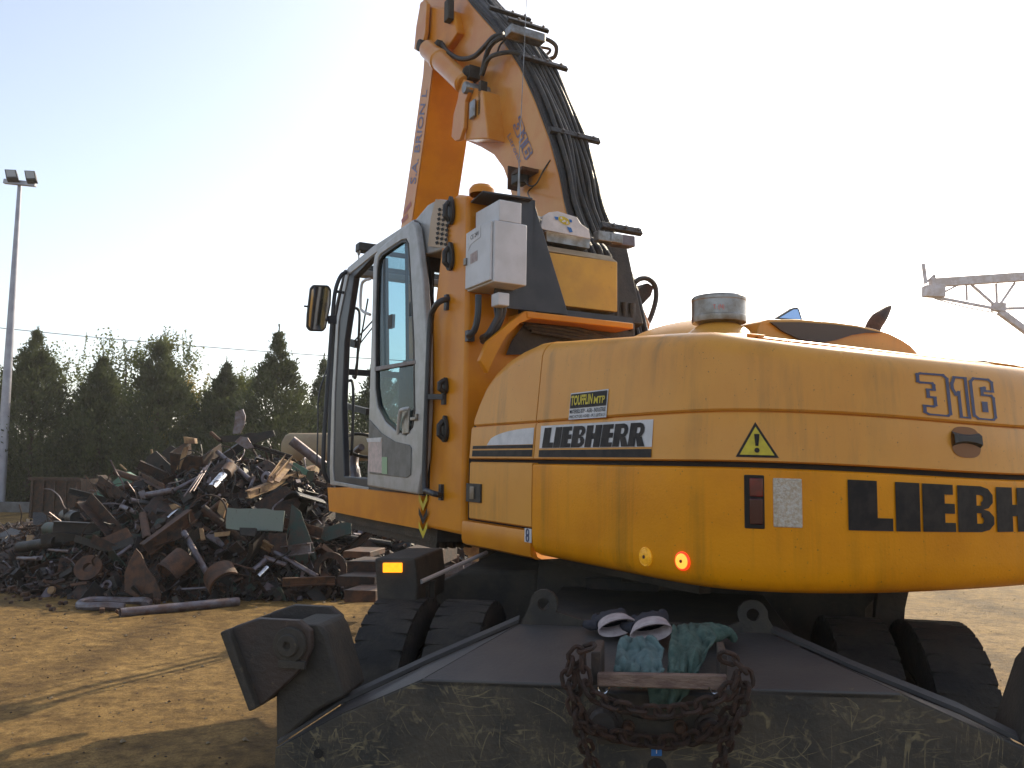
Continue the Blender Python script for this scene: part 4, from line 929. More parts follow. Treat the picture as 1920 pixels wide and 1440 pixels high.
# rear left lamp pillar with amber reflector
A1 = -1.35
mb = MB(); mb.prism([crear(a, b, A1) for a, b in ((702, 1047), (778, 1047), (783, 1100), (780, 1142), (708, 1142))], CA*.5); pb = mb.build('mudguard_block', M['dirty'], EX, bevel=.01)
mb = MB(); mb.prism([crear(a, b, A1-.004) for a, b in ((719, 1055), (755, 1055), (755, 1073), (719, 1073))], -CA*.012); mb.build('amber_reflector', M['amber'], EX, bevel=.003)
mb = MB(); mb.prism([crear(a, b, -1.2) for a, b in ((791, 1100), (802, 1100), (802, 1260), (791, 1260))], CA*.03); mb.prism([crear(a, b, -1.15) for a, b in ((803, 1090), (815, 1090), (812, 1260), (803, 1260))], CA*.05); mb.build('hanging_bracket', M['dirty'], EX)
mb = MB(); mb.tube([crear(789, 1091, -1.3), crear(912, 1036, -.7)], .011, 8); mb.build('stay_rod', M['barsteel'], EX)
# right hand hangers
mb = MB(); mb.prism([crear(a, b, -.9) for a, b in ((1648, 1100), (1706, 1100), (1697, 1140), (1694, 1182), (1640, 1182), (1643, 1140))], CA*.06); mb.build('hanging_bracket', M['dirty'], EX)
mb = MB(); mb.prism([crear(a, b, -.8) for a, b in ((1400, 1090), (1652, 1090), (1646, 1118), (1624, 1142), (1624, 1260), (1400, 1260))], CA*.4); mb.build('chassis_side_plate', M['dirty'], EX, bevel=.006)
mb = MB(); mb.prism([crear(a, b, -.8) for a, b in ((1010, 1050), (1420, 1090), (1420, 1200), (1000, 1200))], CA*.3); mb.build('chassis_side_plate', M['dirty'], EX, bevel=.006)
mb = MB(); mb.prism([crear(a, b, -.85) for a, b in ((1098, 1083), (1165, 1083), (1165, 1092), (1235, 1094), (1235, 1120), (1098, 1112))], CA*.02); mb.build('chassis_slot_plate', M['darkmetal'], EX)
# ---------------------------------------------------------------- stabiliser housing in the foreground
AF, AB = -2.58, -2.02
bl = crear(517, 1402, AF)
def top(px, py, a): return crear(px, py, a)
scr = bpy.data.materials.new('scratched_plate'); scr.use_nodes = True
def scratch_mat(m):
    t = m.node_tree; p = t.nodes['Principled BSDF']; N = t.nodes.new; L = t.links.new; tc = N('ShaderNodeTexCoord')
    def mapv(sc, rot=(0, 0, 0), loc=(0, 0, 0)):
        q = N('ShaderNodeMapping'); q.vector_type = 'TEXTURE'; q.inputs['Scale'].default_value = [1/x for x in sc]; q.inputs['Rotation'].default_value = rot; q.inputs['Location'].default_value = loc; L(tc.outputs['Object'], q.inputs[0]); return q.outputs[0]
    def noi(v, s, d=6, r=.6, dist=0):
        q = N('ShaderNodeTexNoise'); q.inputs['Scale'].default_value = s; q.inputs['Detail'].default_value = d; q.inputs['Roughness'].default_value = r; q.inputs['Distortion'].default_value = dist; L(v, q.inputs['Vector']); return q.outputs['Fac']
    def mr_(f, a, b, c=0, d=1):
        q = N('ShaderNodeMapRange'); q.inputs[1].default_value = a; q.inputs[2].default_value = b; q.inputs[3].default_value = c; q.inputs[4].default_value = d; L(f, q.inputs[0]); return q.outputs[0]
    def mth(op, a, b):
        q = N('ShaderNodeMath'); q.operation = op
        for i, x in enumerate((a, b)):
            if isinstance(x, (int, float)): q.inputs[i].default_value = x
            else: L(x, q.inputs[i])
        return q.outputs[0]
    def scratch(rot, sc, seed, w=.012):      # thin iso-lines of stretched noise
        f = noi(mapv(sc, rot, (seed, seed*.7, seed*.3)), 3.2, 2.5, .5, .25)
        d = mth('ABSOLUTE', mth('SUBTRACT', f, .5), 0); line = mr_(d, w, w*.35)
        return mth('MULTIPLY', line, mr_(noi(mapv((1, 1, 1), (0, 0, 0), (seed*3, 1, seed)), 4.0, 6, .7), .50, .62))
    s = None
    for rot, sc, sd in (((0, .3, 0), (5, 1, .9), 1), ((0, -.5, 0), (6, 1, 1.0), 2), ((0, 1.2, 0), (5, 1, 1.1), 3), ((0, .05, 0), (9, 1, 1.0), 5), ((0, .8, 0), (4, 2, 1.3), 7), ((0, -1.0, 0), (6, 1, 1.2), 9), ((0, 1.5, 0), (7, 1, .9), 11)):
        k = scratch(rot, sc, sd); s = k if s is None else mth('MAXIMUM', s, k)
    patch_ = mr_(noi(mapv((1.5, 1, .8)), 5, 14, .86), .54, .64)
    s = mth('MAXIMUM', s, mth('MULTIPLY', patch_, .8))
    a = N('ShaderNodeMix'); a.data_type = 'RGBA'; L(mr_(noi(mapv((1, 1, 1)), 4, 6), .4, .6), a.inputs[0]); a.inputs[6].default_value = (.028, .026, .024, 1); a.inputs[7].default_value = (.062, .051, .038, 1)
    c = N('ShaderNodeMix'); c.data_type = 'RGBA'; L(s, c.inputs[0]); L(a.outputs[2], c.inputs[6]); c.inputs[7].default_value = (.19, .155, .085, 1)
    L(c.outputs[2], p.inputs['Base Color']); p.inputs['Roughness'].default_value = .55
    b = N('ShaderNodeBump'); b.inputs['Strength'].default_value = .4; b.inputs['Distance'].default_value = .01; L(noi(mapv((1, 1, 1)), 40, 8), b.inputs['Height']); L(b.outputs[0], p.inputs['Normal'])
scratch_mat(scr)
plate = mat('dark_top_plate', (.055, .050, .048), .55, col2=(.075, .065, .058), nscale=4, bump=.15, bscale=60, col3=(.14, .11, .07), n3=20, t3=.66)
face = [crear(a, b, AF) for a, b in ((515, 1404), (640, 1338), (790, 1274), (1240, 1288), (1690, 1300), (1800, 1350), (1960, 1418), (2080, 1480))]
zb = .48; face += [Vector((face[-1].x, face[-1].y, zb)), Vector((face[0].x, face[0].y, zb))]
mb = MB(); mb.prism(face, CA*.03); mb.build('stabiliser_housing', scr, EX, bevel=.006)
b0, b1 = crear(790, 1274, AF), crear(1690, 1300, AF); t0, t1 = crear(972, 1170, AB), crear(1446, 1188, AB)
mb = MB(); mb.prism([b0, b1, t1, t0], Vector((0, 0, -.02))); mb.build('housing_top_plate', plate, EX, bevel=.004)
# sloping wings and their edge flanges
l0, r0_ = face[0], face[7]
pl_ = [l0+CA*.02, crear(640, 1322, AF+.08), crear(800, 1246, AF+.28), t0]; pr_ = [t1, crear(1600, 1258, AF+.28), crear(1800, 1340, AF+.08), r0_+CA*.02]
fl_l = [face[0], face[1], face[2]]; fl_r = [face[4], face[5], face[7]]
mb = MB(); mb.quad(fl_l[0], fl_l[1], pl_[1], pl_[0]); mb.quad(fl_l[1], fl_l[2], pl_[2], pl_[1]); mb.tri(fl_l[2], t0, pl_[2]); mb.build('housing_wing', plate, EX, smooth=0)
mb = MB(); mb.tri(t1, fl_r[0], pr_[1]); mb.quad(fl_r[0], fl_r[1], pr_[2], pr_[1]); mb.quad(fl_r[1], fl_r[2], pr_[3], pr_[2]); mb.build('housing_wing', plate, EX, smooth=0)
def flange(pts, w=.045, th=.012):
    mb = MB(); n = Vector((0, 0, th)); s = 1 if pts[0].x < pts[-1].x else -1
    P = [p+Vector((0, 0, .004)) for p in pts]; Q = [p+CA*w*.6+Vector((0, 0, .012)) for p in P]; b = mb.add(P+Q+[p+n for p in P]+[q+n for q in Q]); k = len(P)
    for i in range(k-1):
        mb.face((b+i, b+i+1, b+k+i+1, b+k+i)); mb.face((b+2*k+i, b+3*k+i, b+3*k+i+1, b+2*k+i+1)); mb.face((b+i, b+2*k+i, b+2*k+i+1, b+i+1)); mb.face((b+k+i, b+k+i+1, b+3*k+i+1, b+3*k+i))
    mb.build('housing_flange', plate, EX)
flange(pl_); flange(pr_)
mb = MB(); c = crear(598, 1412, AF); mb.lathe(c-CA*.003, -CA, [(.015, .002), (.001, .0021)], 16); mb.build('face_hole', M['core'], EX)
# lifting eyes at the back edge of the top plate
for ex, ey, sgn in ((1019, 1133, 1), (1412, 1153, -1)):
    mb = MB(); c = crear(ex, ey, AB); s = (c-CAM).length/FPX; pts = []
    for k in range(9): a = R_(200-sgn*10)-R_(220)*k/8; pts.append(c+CL*26*s*math.cos(a)+Vector((0, 0, 26*s*math.sin(a))))
    base = crear(ex+sgn*85, ey+36-sgn*2, AB); outr = crear(ex-sgn*52, ey+52+sgn*2, AB)
    if sgn > 0: poly = [outr]+pts+[base, base-Vector((0, 0, .05))]
    else: poly = [base]+pts+[outr, outr-Vector((0, 0, .05))]
    hole = [c+CL*11*s*math.cos(k*.524)+Vector((0, 0, 11*s*math.sin(k*.524))) for k in range(12)]
    mb.prism(poly, CA*.03, [hole]); mb.build('lifting_eye', M['dirty'], EX, bevel=.003)
mb = MB(); mb.prism([crear(1090, 1163, AB), crear(1345, 1172, AB), crear(1345, 1190, AB), crear(1090, 1185, AB)], CA*.03); mb.build('housing_back_rib', M['dirty'], EX)
# left and right stabiliser feet
def foot(f):
    N1, N2 = AF-.0, AF+.26
    C = lambda p, a: f(p[0], p[1], a)
    near = [(432, 1180), (440, 1174), (482, 1160), (560, 1164), (582, 1182), (584, 1215), (570, 1250), (545, 1275), (490, 1324), (480, 1318)]
    for k in (0, 1):
        mb = MB(); p = [C(q, N1) for q in near]
        if k: p = [v+CA*.26 for v in p]
        mb.prism(p, CA*.028); mb.build('stabiliser_foot_plate', M['footsteel'], EX, bevel=.006)
    mb = MB(); a, b = C((432, 1180), N1), C((485, 1323), N1); d = (b-a).normalized(); nn = d.cross(CA).normalized()
    if nn.x > 0: nn = -nn
    mb.box((a+b)/2+CA*.14+nn*.008, (b-a)/2*1.03, CA*.17, nn*.014); mb.build('stabiliser_pad', M['dirty'], EX, bevel=.006)
    mb = MB(); arm = [C(p, N1+.035) for p in ((540, 1170), (600, 1172), (612, 1190), (645, 1308), (600, 1330), (516, 1402), (516, 1300), (530, 1240))]
    mb.prism(arm, CA*.20); mb.build('stabiliser_leg', M['dirty'], EX, bevel=.012)
    mb = MB(); c = C((545, 1208), N1); mb.lathe(c, -CA, [(.055, 0), (.055, .015), (.034, .016), (.034, .03), (.012, .03), (.012, .018), (.001, .018)], 24); mb.box(c-CA*.01+CL*.012-Vector((0, 0, .06)), CL*.045, CA*.008, Vector((0, 0, .012))); mb.build('foot_pin', M['dirty'], EX, bevel=.003)
foot(crear)
# mirror the foot across the chassis' own axis
def mirf(x, y, a):
    p = crear(x, y, a); v = p-ORG; l = v.dot(CL); q = p-CL*l*2; return q
lm = (crear(640, 1200, AF)-ORG).dot(CL)
cent = 0
foot(mirf)
# ---- tow frame bolted to the face
AT = AF-.16
bar = MB(); bar.prism([crear(a, b, AT) for a, b in ((1121, 1259), (1362, 1263), (1360, 1290), (1121, 1282))], -CA*.03); bar.build('step_bar', mat('step_rust', (.16, .10, .08), .55, metal=.3, col2=(.25, .17, .13), nscale=18, bump=.5, bscale=50, stretch=(1, 1, 3)), EX, bevel=.004)
mb = MB(); mb.prism([crear(a, b, AT) for a, b in ((1108, 1222), (1126, 1222), (1126, 1286), (1108, 1286))], CA*.16); mb.build('step_bracket', M['footsteel'], EX, bevel=.004)
mb = MB(); mb.prism([crear(a, b, AT) for a, b in ((1350, 1226), (1364, 1226), (1364, 1292), (1350, 1292))], CA*.16); mb.build('step_bracket', M['footsteel'], EX, bevel=.004)
mb = MB(); mb.prism([crear(a, b, AF-.01) for a, b in ((1120, 1318), (1350, 1325), (1350, 1392), (1120, 1392))], -CA*.02); mb.build('bolting_plate', M['dirty'], EX, bevel=.006)
for x, y, r_ in ((1132, 1352, 25), (1330, 1365, 19), (1178, 1362, 9), (1276, 1362, 9)):
    mb = MB(); c = crear(x, y, AF-.03); s = (c-CAM).length/FPX*r_; mb.lathe(c, -CA, [(s*1.3, 0), (s*1.3, .01), (s, .011), (s, .03), (s*.8, .04), (.001, .042)], 20); mb.build('mounting_bolt', M['footsteel'] if r_ > 10 else M['rustlight'], EX)
for x in (1131, 1340):
    mb = MB(); c = crear(x, 1288, AT-.03); mb.tube([c+CL*.015*math.cos(t)+Vector((0, 0, .018*math.sin(t))) for t in [math.pi+i*.35 for i in range(10)]], .003, 6); mb.build('spring_clip', M['chrome'], EX)
mb = MB(); mb.prism([crear(a, b, AF-.003) for a, b in ((1221, 1396), (1241, 1396), (1241, 1417), (1221, 1417))], -CA*.002); mb.build('blue_sticker', M['bluesticker'], EX, smooth=0)
text('sticker_mark', 'Y', lambda x, y: crear(1226+10*x, 1413-13*y, AF-.0065), M['white'], EX)
mb = MB(); c = crear(1232, 1440, AF-.004); mb.lathe(c, -CA, [(.028, 0), (.001, .001)], 20); mb.build('face_hole', M['core'], EX)
# ================================================================ chain (lies on the machine)
def chain(name, pts, L_, label, r=.006, wd=.016):
    pts = smoothpts(pts, 12); cum = [0]
    for a, b in zip(pts, pts[1:]): cum.append(cum[-1]+(b-a).length)
    mb = MB(); s = 0; k = 0
    def P(s):
        for i in range(len(cum)-1):
            if cum[i+1] >= s: return pts[i].lerp(pts[i+1], (s-cum[i])/max(1e-6, cum[i+1]-cum[i]))
        return pts[-1]
    rr = random.Random(5)
    while s < cum[-1]-L_:
        a, b = P(s), P(s+L_); t = (b-a).normalized(); x = t.cross(Vector((.2, 1, .3))).normalized(); y = t.cross(x)
        an = (0 if k % 2 else math.pi/2)+rr.uniform(-.3, .3); w_ = x*math.cos(an)+y*math.sin(an); c = (a+b)/2
        loop = []
        for i in range(12):
            th = 2*math.pi*i/12; loop.append(c+t*((L_*.42)*math.cos(th)+(.25*L_ if math.cos(th) > 0 else -.25*L_))+w_*wd*math.sin(th))
        mb.tube(loop, r, 6, closed=True); s += L_; k += 1
    o = mb.build(name, M['chainrust']); return o
C_ = lambda x, y, a=0: crear(x, y, AT-.05+a)
cp = [C_(1120, 1470, .1), C_(1105, 1420, .08), C_(1085, 1350), C_(1068, 1290), C_(1066, 1250), C_(1085, 1222), C_(1115, 1210), C_(1135, 1216)]
o = chain('chain', cp, .036, 'x', .0065, .018); tag(o, 'rusty chain hanging down left of the gloves on the dark plate', 'chain', 'rusty chains on the stabiliser plate')
cp = [C_(1345, 1470, .1), C_(1360, 1400, .06), C_(1385, 1340), C_(1400, 1285), C_(1395, 1255), C_(1372, 1235), C_(1350, 1228)]
o = chain('chain', cp, .036, 'x', .0065, .018); tag(o, 'rusty chain hanging down right of the gloves on the dark plate', 'chain', 'rusty chains on the stabiliser plate')
cp = [C_(1092, 1230), C_(1100, 1290), C_(1140, 1318), C_(1230, 1335), C_(1320, 1322), C_(1372, 1290), C_(1385, 1245)]
o = chain('chain', cp, .036, 'x', .0065, .018); tag(o, 'rusty chain looping across below the step bar', 'chain', 'rusty chains on the stabiliser plate')
cp = [C_(1080, 1250, .03), C_(1078, 1310, .03), C_(1100, 1360, .03), C_(1160, 1380, .1), C_(1240, 1392, .13), C_(1310, 1380, .1), C_(1368, 1340, .03), C_(1398, 1280, .03)]
o = chain('chain', cp, .037, 'x', .007, .018); tag(o, 'lowest rusty chain sagging over the round bolts', 'chain', 'rusty chains on the stabiliser plate')
mb = MB()
mb.prism([crear(a, b, AF-.02) for a, b in ((1130, 1285), (1350, 1290), (1330, 1325), (1250, 1345), (1180, 1335))], -CA*.06); mb.build('rubber_block', M['black'], EX, bevel=.02)
# ================================================================ gloves and cloth
def glove(name, cuffc, axis, upv, length, w, label, cat, mbody, mcuff, fingers=True, group=None):
    """cuff opening at cuffc facing -axis, hand going along axis"""
    axis = Vector(axis).normalized(); upv = Vector(upv); upv = (upv-axis*upv.dot(axis)).normalized(); sd = axis.cross(upv)
    base = empty(name, cuffc-Vector((0, 0, w*.4))); tag(base, label, cat, group)
    def ring(c, a, b, n=20): return [c+sd*a*math.cos(2*math.pi*k/n)+upv*b*math.sin(2*math.pi*k/n) for k in range(n)]
    def loft(rings, capend=True):
        mb = MB(); n = len(rings[0])
        for r_ in rings: mb.add(r_)
        for i in range(len(rings)-1):
            for k in range(n): k2 = (k+1) % n; mb.face((i*n+k, i*n+k2, (i+1)*n+k2, (i+1)*n+k))
        if capend: mb.face([(len(rings)-1)*n+k for k in range(n)])
        return mb
    R0 = [ring(cuffc+axis*(length*t)+upv*math.sin(t*7)*.004, w*a, w*b) for t, a, b in ((.30, .40, .10), (.02, .5, .17), (0, .52, .20), (-.01, .54, .22), (.02, .55, .24), (.15, .50, .24), (.33, .46, .24))]
    loft(R0, False).build('cuff', mcuff, base, smooth=60)
    mb = loft([ring(cuffc+axis*(length*t), w*a, w*b) for t, a, b in ((.30, .46, .245), (.45, .46, .26), (.6, .50, .26), (.68, .50, .22), (.74, .44, .16))])
    if fingers:
        for i in range(4):
            o_ = sd*w*(-.38+.25*i); Lf = length*(.30, .36, .34, .26)[i]; s = cuffc+axis*length*.66+o_
            mb.tube(smoothpts([s, s+axis*Lf*.5+upv*.006, s+axis*Lf*.85-upv*.012, s+axis*Lf-upv*.03], 3), [w*.13]*7+[w*.12]+[w*.11]+[w*.06], 8)
        s = cuffc+axis*length*.42-sd*w*.4; mb.tube(smoothpts([s, s+axis*.03-sd*.03, s+axis*.06-sd*.04], 3), [w*.15]*4+[w*.13]*2+[w*.08], 8)
    mb.build('hand_part', mbody, base, smooth=60)
G = lambda x, y, d=0: crear(x, y, AF+d)
pw = G(1135, 1203, .05)
def lay(x, y, zz=0):      # point resting on the top plate
    n_ = (b1-b0).cross(t0-b0).normalized(); return hit(x, y, b0, n_)+Vector((0, 0, zz))
ax1 = (lay(1215, 1180)-lay(1150, 1200)); 
glove('work_glove', lay(1158, 1205, .05), -CL*.25+CA*1.0+Vector((0, 0, .05)), Vector((0, 0, 1))+CL*-.25, .20, .125, 'dark work glove with a pale cuff, the left one above the step bar', 'glove', M['darkcloth'], M['cuff'], True, 'pale-cuffed gloves on the plate')
glove('work_glove', lay(1221, 1222, .06), -CL*.05+CA*1.0+Vector((0, 0, .12)), Vector((0, 0, 1))+CL*-.25, .20, .13, 'dark work glove with a pale cuff, resting on the teal cloth', 'glove', M['darkcloth'], M['cuff'], True, 'pale-cuffed gloves on the plate')
glove('green_work_glove', lay(1280, 1225, .05), CL*.75+CA*.55+Vector((0, 0, .06)), Vector((0, 0, 1)), .19, .12, 'crumpled dark green work glove with fingers pointing right', 'glove', M['greencloth'], M['greencloth'], True)
def cloth(name, pix, a0, m, label, cat, amp=.012, sub=16):
    """pix: 4 rows from top to bottom of (xl, xr, y, dist)"""
    mb = MB(); n = 22
    rows = []
    for i in range(len(pix)-1):
        for k in range(5): t = k/5; rows.append([lerp(u_, v_, t) for u_, v_ in zip(pix[i], pix[i+1])])
    rows.append(pix[-1])
    for j, (xl, xr, y, a) in enumerate(rows):
        for i in range(n+1):
            t = i/n; nzv = noise.noise(Vector((t*4, j*.22, a0*3)))+.5*noise.noise(Vector((t*9, j*.5, a0)))
            p = crear(lerp(xl, xr, t), y+3*noise.noise(Vector((t*5, j*.1, 2))), AF+a); mb.add([p-CA*nzv*amp+Vector((0, 0, nzv*amp*.8))])
    for j in range(len(rows)-1):
        for i in range(n): mb.face((j*(n+1)+i, j*(n+1)+i+1, (j+1)*(n+1)+i+1, (j+1)*(n+1)+i))
    o = mb.build(name, m, smooth=80); sd = o.modifiers.new('s', 'SOLIDIFY'); sd.thickness = .004; return tag(o, label, cat)
cloth('teal_cloth', [(1168, 1225, 1196, .10), (1158, 1246, 1215, .03), (1154, 1240, 1240, -.06), (1150, 1246, 1262, -.13), (1158, 1228, 1290, -.13)], 1, M['teal'], 'pale teal cloth under the right pale-cuffed glove', 'cloth', .028)
cloth('green_cloth', [(1262, 1330, 1172, .30), (1258, 1345, 1195, .15), (1255, 1325, 1225, .0), (1250, 1310, 1262, -.12), (1215, 1295, 1290, -.13), (1222, 1270, 1328, -.12)], 4, M['greencloth'], 'crumpled grey-green rag hanging over the step bar to a point', 'cloth', .03)
# ================================================================ scrap heap
RZ = [(-12, .1), (-9, .35), (-8, .5), (-6.7, .80), (-5.5, 1.22), (-4.4, 1.56), (-3.4, 1.56), (-2.6, 1.2), (-1.6, .8), (-.4, .35), (.8, .15), (2, 0)]
YF = [(-12, 12.6), (-9, 11.9), (-7, 10.8), (-5.5, 10.0), (-4, 9.6), (-2.5, 9.9), (-1, 10.3), (1, 10.6), (2, 11)]
def itp(T, x):
    if x <= T[0][0]: return T[0][1]
    for (a, b), (c, d) in zip(T, T[1:]):
        if x <= c: return lerp(b, d, (x-a)/(c-a))
    return T[-1][1]
def Hh_(x, y):
    if x < -12 or x > 2: return 0
    r = itp(RZ, x)*min(1, (x+12)/1.5)*min(1, (2-x)/1.2); yf = itp(YF, x)
    t = (y-yf)/2.9
    if t <= 0: return 0
    if t < 1: h = math.sin(min(1, t)*math.pi/2)**.95
    else: h = max(0, 1-((t-1)/1.2)**2)
    return r*h
def heap(px, py, lift=0):
    d = ray(px, py); d = d/d.y; y = 8.0
    while y < 13.4:
        p = CAM+d*y
        if p.z-lift < Hh_(p.x, y) or p.z < 0.0: return p
        y += .02
    x = (CAM+d*12.7).x; yr = itp(YF, x)+2.75
    p = CAM+d*yr
    return p
def Z(zx, zy, lift=0):
    p = heap(zx/2.909, 780+zy/2.909, lift); d = (CAM-p).normalized(); q = p+d*.22
    return q if q.z > .04 else p+d*max(0, (p.z-.04)/max(1e-3, -d.z)) if d.z < 0 else p+d*.1
def pxm(p): return (p-CAM).length/FPX
# uncountable debris: mound skin plus thousands of bits
mb = MB(); nx, ny = 150, 70
for j in range(ny+1):
    for i in range(nx+1):
        x = lerp(-12, 2, i/nx); y = lerp(9.3, 17, j/ny); h = Hh_(x, y); n_ = noise.noise(Vector((x*1.8, y*1.8, 0)))*.16+noise.noise(Vector((x*5, y*5, 1)))*.09
        mb.add([(x, y, h*(1+n_*1.0)+(n_*.25 if h > .05 else -.06)-.03)])
for j in range(ny):
    for i in range(nx): mb.face((j*(nx+1)+i, j*(nx+1)+i+1, (j+1)*(nx+1)+i+1, (j+1)*(nx+1)+i))
rd = random.Random(11)
def rv(): return Vector((rd.uniform(-1, 1), rd.uniform(-1, 1), rd.uniform(-1, 1))).normalized()
for k in range(11000):
    x = rd.uniform(-11, 1.2); yf = itp(YF, x); y = yf+rd.random()**1.2*3.4-.12; h = Hh_(x, y)
    if h < .02 and rd.random() < .5: continue
    small = rd.random() < .6 or x < -6.4
    s = rd.uniform(.015, .045) if small else rd.uniform(.04, .09)
    c = Vector((x, y, h+s*rd.uniform(-.1, .9))); mb.cur = rd.choice([0, 0, 0, 0, 1, 2, 2, 2, 2, 3, 4]) if x > -6.2 else rd.choice([0, 0, 0, 0, 0, 1, 2])
    a = rv(); b = a.cross(rv()).normalized(); e = a.cross(b); t = rd.random()
    if t < .35: mb.box(c, a*s*rd.uniform(.5, 1.6), b*s*rd.uniform(.3, .8), e*s*rd.uniform(.05, .5))
    elif t < .62: mb.tube([c-a*s*rd.uniform(1, 3), c+a*s*rd.uniform(1, 3)], s*rd.uniform(.1, .28), 6)
    elif t < .85: mb.box(c, a*s*rd.uniform(1, 2.4), b*s*rd.uniform(.4, 1.2), e*.004)
    else: mb.lathe(c, a, [(s*.35, -s*.15), (s*.7, -s*.15), (s*.7, s*.15), (s*.35, s*.15), (s*.35, -s*.15)], 10)
for k in range(170):     # tangled wire and rods
    x = rd.uniform(-7, 0); yf = itp(YF, x); y = yf+rd.random()*2.6; c = Vector((x, y, Hh_(x, y)+.05)); mb.cur = rd.choice([0, 1, 2, 2, 3]); pts = [c]; d = rv(); d.z = abs(d.z)*.5
    for i in range(4): d = (d+rv()*.7).normalized(); c = c+d*rd.uniform(.06, .2); pts.append(Vector((c.x, c.y, max(c.z, Hh_(c.x, c.y)))))
    mb.tube(smoothpts(pts, 3), rd.uniform(.004, .012), 5)
mb.cur = 0
o = mb.build('scrap_debris', [M['rust'], M['rustlight'], M['darkmetal'], M['greymetal'], M['darkgreen']], smooth=30); tag(o, 'dense heap of small rusty scrap metal behind the excavator', 'scrap heap', kind='stuff')
GRP = 'scrap metal lying in the heap'
def sc(mb, name, m, label, cat, bevel=0, smooth=35):
    o = mb.build(name, m if not isinstance(m, str) else M[m], bevel=bevel, smooth=smooth); return tag(o, label, cat)
def pipe(a, b, rpx, m, label, name='scrap_pipe', cat='pipe', hollow=True, lift=.0, ext=0):
    p, q = Z(*a)+Vector((0, 0, lift)), Z(*b)+Vector((0, 0, lift)); r = rpx/2.909*pxm(p)
    d = (q-p).normalized(); p -= d*ext; q += d*ext; L_ = (q-p).length; mb = MB()
    if hollow: mb.lathe(p, d, [(r*.82, L_*.5), (r*.82, 0), (r, 0), (r, L_), (r*.82, L_), (r*.82, L_*.5)], 20)
    else: mb.tube([p, q], r, 12)
    return sc(mb, name, m, label, cat)
def ibeam(a, b, wpx, m, label, up_=(0, 0, 1), name='steel_beam', lift=.04, h=1.0):
    p, q = Z(*a)+Vector((0, 0, lift)), Z(*b)+Vector((0, 0, lift)); w_ = wpx/2.909*pxm(p); t = (q-p).normalized(); u_ = Vector(up_); x = t.cross(u_).normalized(); y = x.cross(t); mb = MB(); L2 = (q-p)/2; c = (p+q)/2
    mb.box(c+y*w_*.5*h, L2, x*w_*.42, y*.007); mb.box(c-y*w_*.5*h, L2, x*w_*.42, y*.007); mb.box(c, L2*.999, x*.007, y*(w_*.5*h-.0072))
    return sc(mb, name, m, label, 'beam')
def angle(a, b, wpx, m, label, roll=0, lift=.05):
    p, q = Z(*a)+Vector((0, 0, lift)), Z(*b)+Vector((0, 0, lift)); w_ = wpx/2.909*pxm(p)/2; t = (q-p).normalized(); x = t.cross(Vector((0, 0, 1))).normalized(); y = x.cross(t); R = Matrix.Rotation(roll, 3, t); x, y = R@x, R@y; mb = MB(); L2 = (q-p)/2; c = (p+q)/2
    mb.box(c+x*w_, L2, x*w_, y*.006); mb.box(c+y*(w_+.0065), L2, y*w_, x*.006)
    return sc(mb, 'angle_iron', m, label, 'angle iron')
def sheet(pts, m, label, name='scrap_sheet', th=.012, dz=0.05, cat='sheet', dirv=None, bevel=.003, dep=None):
    P = [Z(*p[:2]) for p in pts]; ym = sum(p.y for p in P)/len(P) if dep is None else dep
    # keep each corner on its ray but on one sloping plane: pull depths half-way to the mean
    Q = []
    for (zx, zy, *r), p in zip(pts, P):
        d = ray(zx/2.909, 780+zy/2.909); d = d/d.y; Q.append(CAM+d*(lerp(p.y, ym, .8)-dz-(r[0] if r else 0)))
    n_ = (Q[1]-Q[0]).cross(Q[2]-Q[0]).normalized()
    # flatten
    Q = [hit(a[0]/2.909, 780+a[1]/2.909, Q[0], n_) if abs((CAM-q).normalized().dot(n_)) > .15 else q for a, q in zip(pts, Q)]
    ext = n_*th*(1 if n_.y > 0 else -1)
    per = sum((b-a).length for a, b in zip(Q, Q[1:]+Q[:1])); J = []; jr = random.Random(len(label)+len(Q)*7)
    if per > .8:        # torn, slightly wavy edges
        for a, b in zip(Q, Q[1:]+Q[:1]):
            e_ = b-a; k_ = max(1, int(e_.length/.11)); pn_ = e_.cross(n_).normalized(); J.append(a)
            for i_ in range(1, k_): J.append(a+e_*(i_/k_)+pn_*jr.uniform(-.5, .5)*min(.03, .06*e_.length))
        Q = J
    mb = MB(); mb.prism(Q, ext); return sc(mb, name, m, label, cat, bevel=bevel)
# long pipe on the ground
p, q = flat(225, 1150, .05), flat(447, 1128, .05); mb = MB(); L_ = (q-p).length; mb.lathe(p, q-p, [(.036, .3), (.036, 0), (.052, 0), (.052, L_), (.036, L_), (.036, L_-.3)], 20); sc(mb, 'scrap_pipe', 'greymetal', 'long grey-purple pipe lying alone on the dirt in front of the heap', 'pipe')
pipe((780, 540), (802, 672), 19, 'rustlight', 'short pinkish rusty pipe standing upright left of the hoop')
pipe((1152, 425), (1235, 330), 27, 'chrome', 'short shiny round bar with a rusty collar above the hoop', hollow=False, name='shiny_bar', lift=.06)
pipe((1225, 345), (1255, 305), 34, 'rustlight', 'rusty round cap on the end of the shiny bar', name='round_offcut', cat='offcut', hollow=False, lift=.06)
pipe((1185, 215), (1362, 366), 11, 'greymetal', 'slim pinkish-grey pipe slanting down from the rusty box', hollow=False, lift=.05)
pipe((1590, 155), (1765, 292), 26, 'greymetal', 'thick grey-purple pipe at the top right beside the cab', lift=.06)
pipe((560, 620), (620, 640), 20, 'darkmetal', 'stubby dark pipe end in the left slope')
pipe((1000, 680), (1152, 952), 15, 'greymetal', 'grey bar leaning steeply right of the rusty I-beam', hollow=False, lift=.1)
pipe((1490, 765), (1730, 905), 13, 'greymetal', 'bluish tube slanting down to the ground at the right', hollow=False, lift=.06)
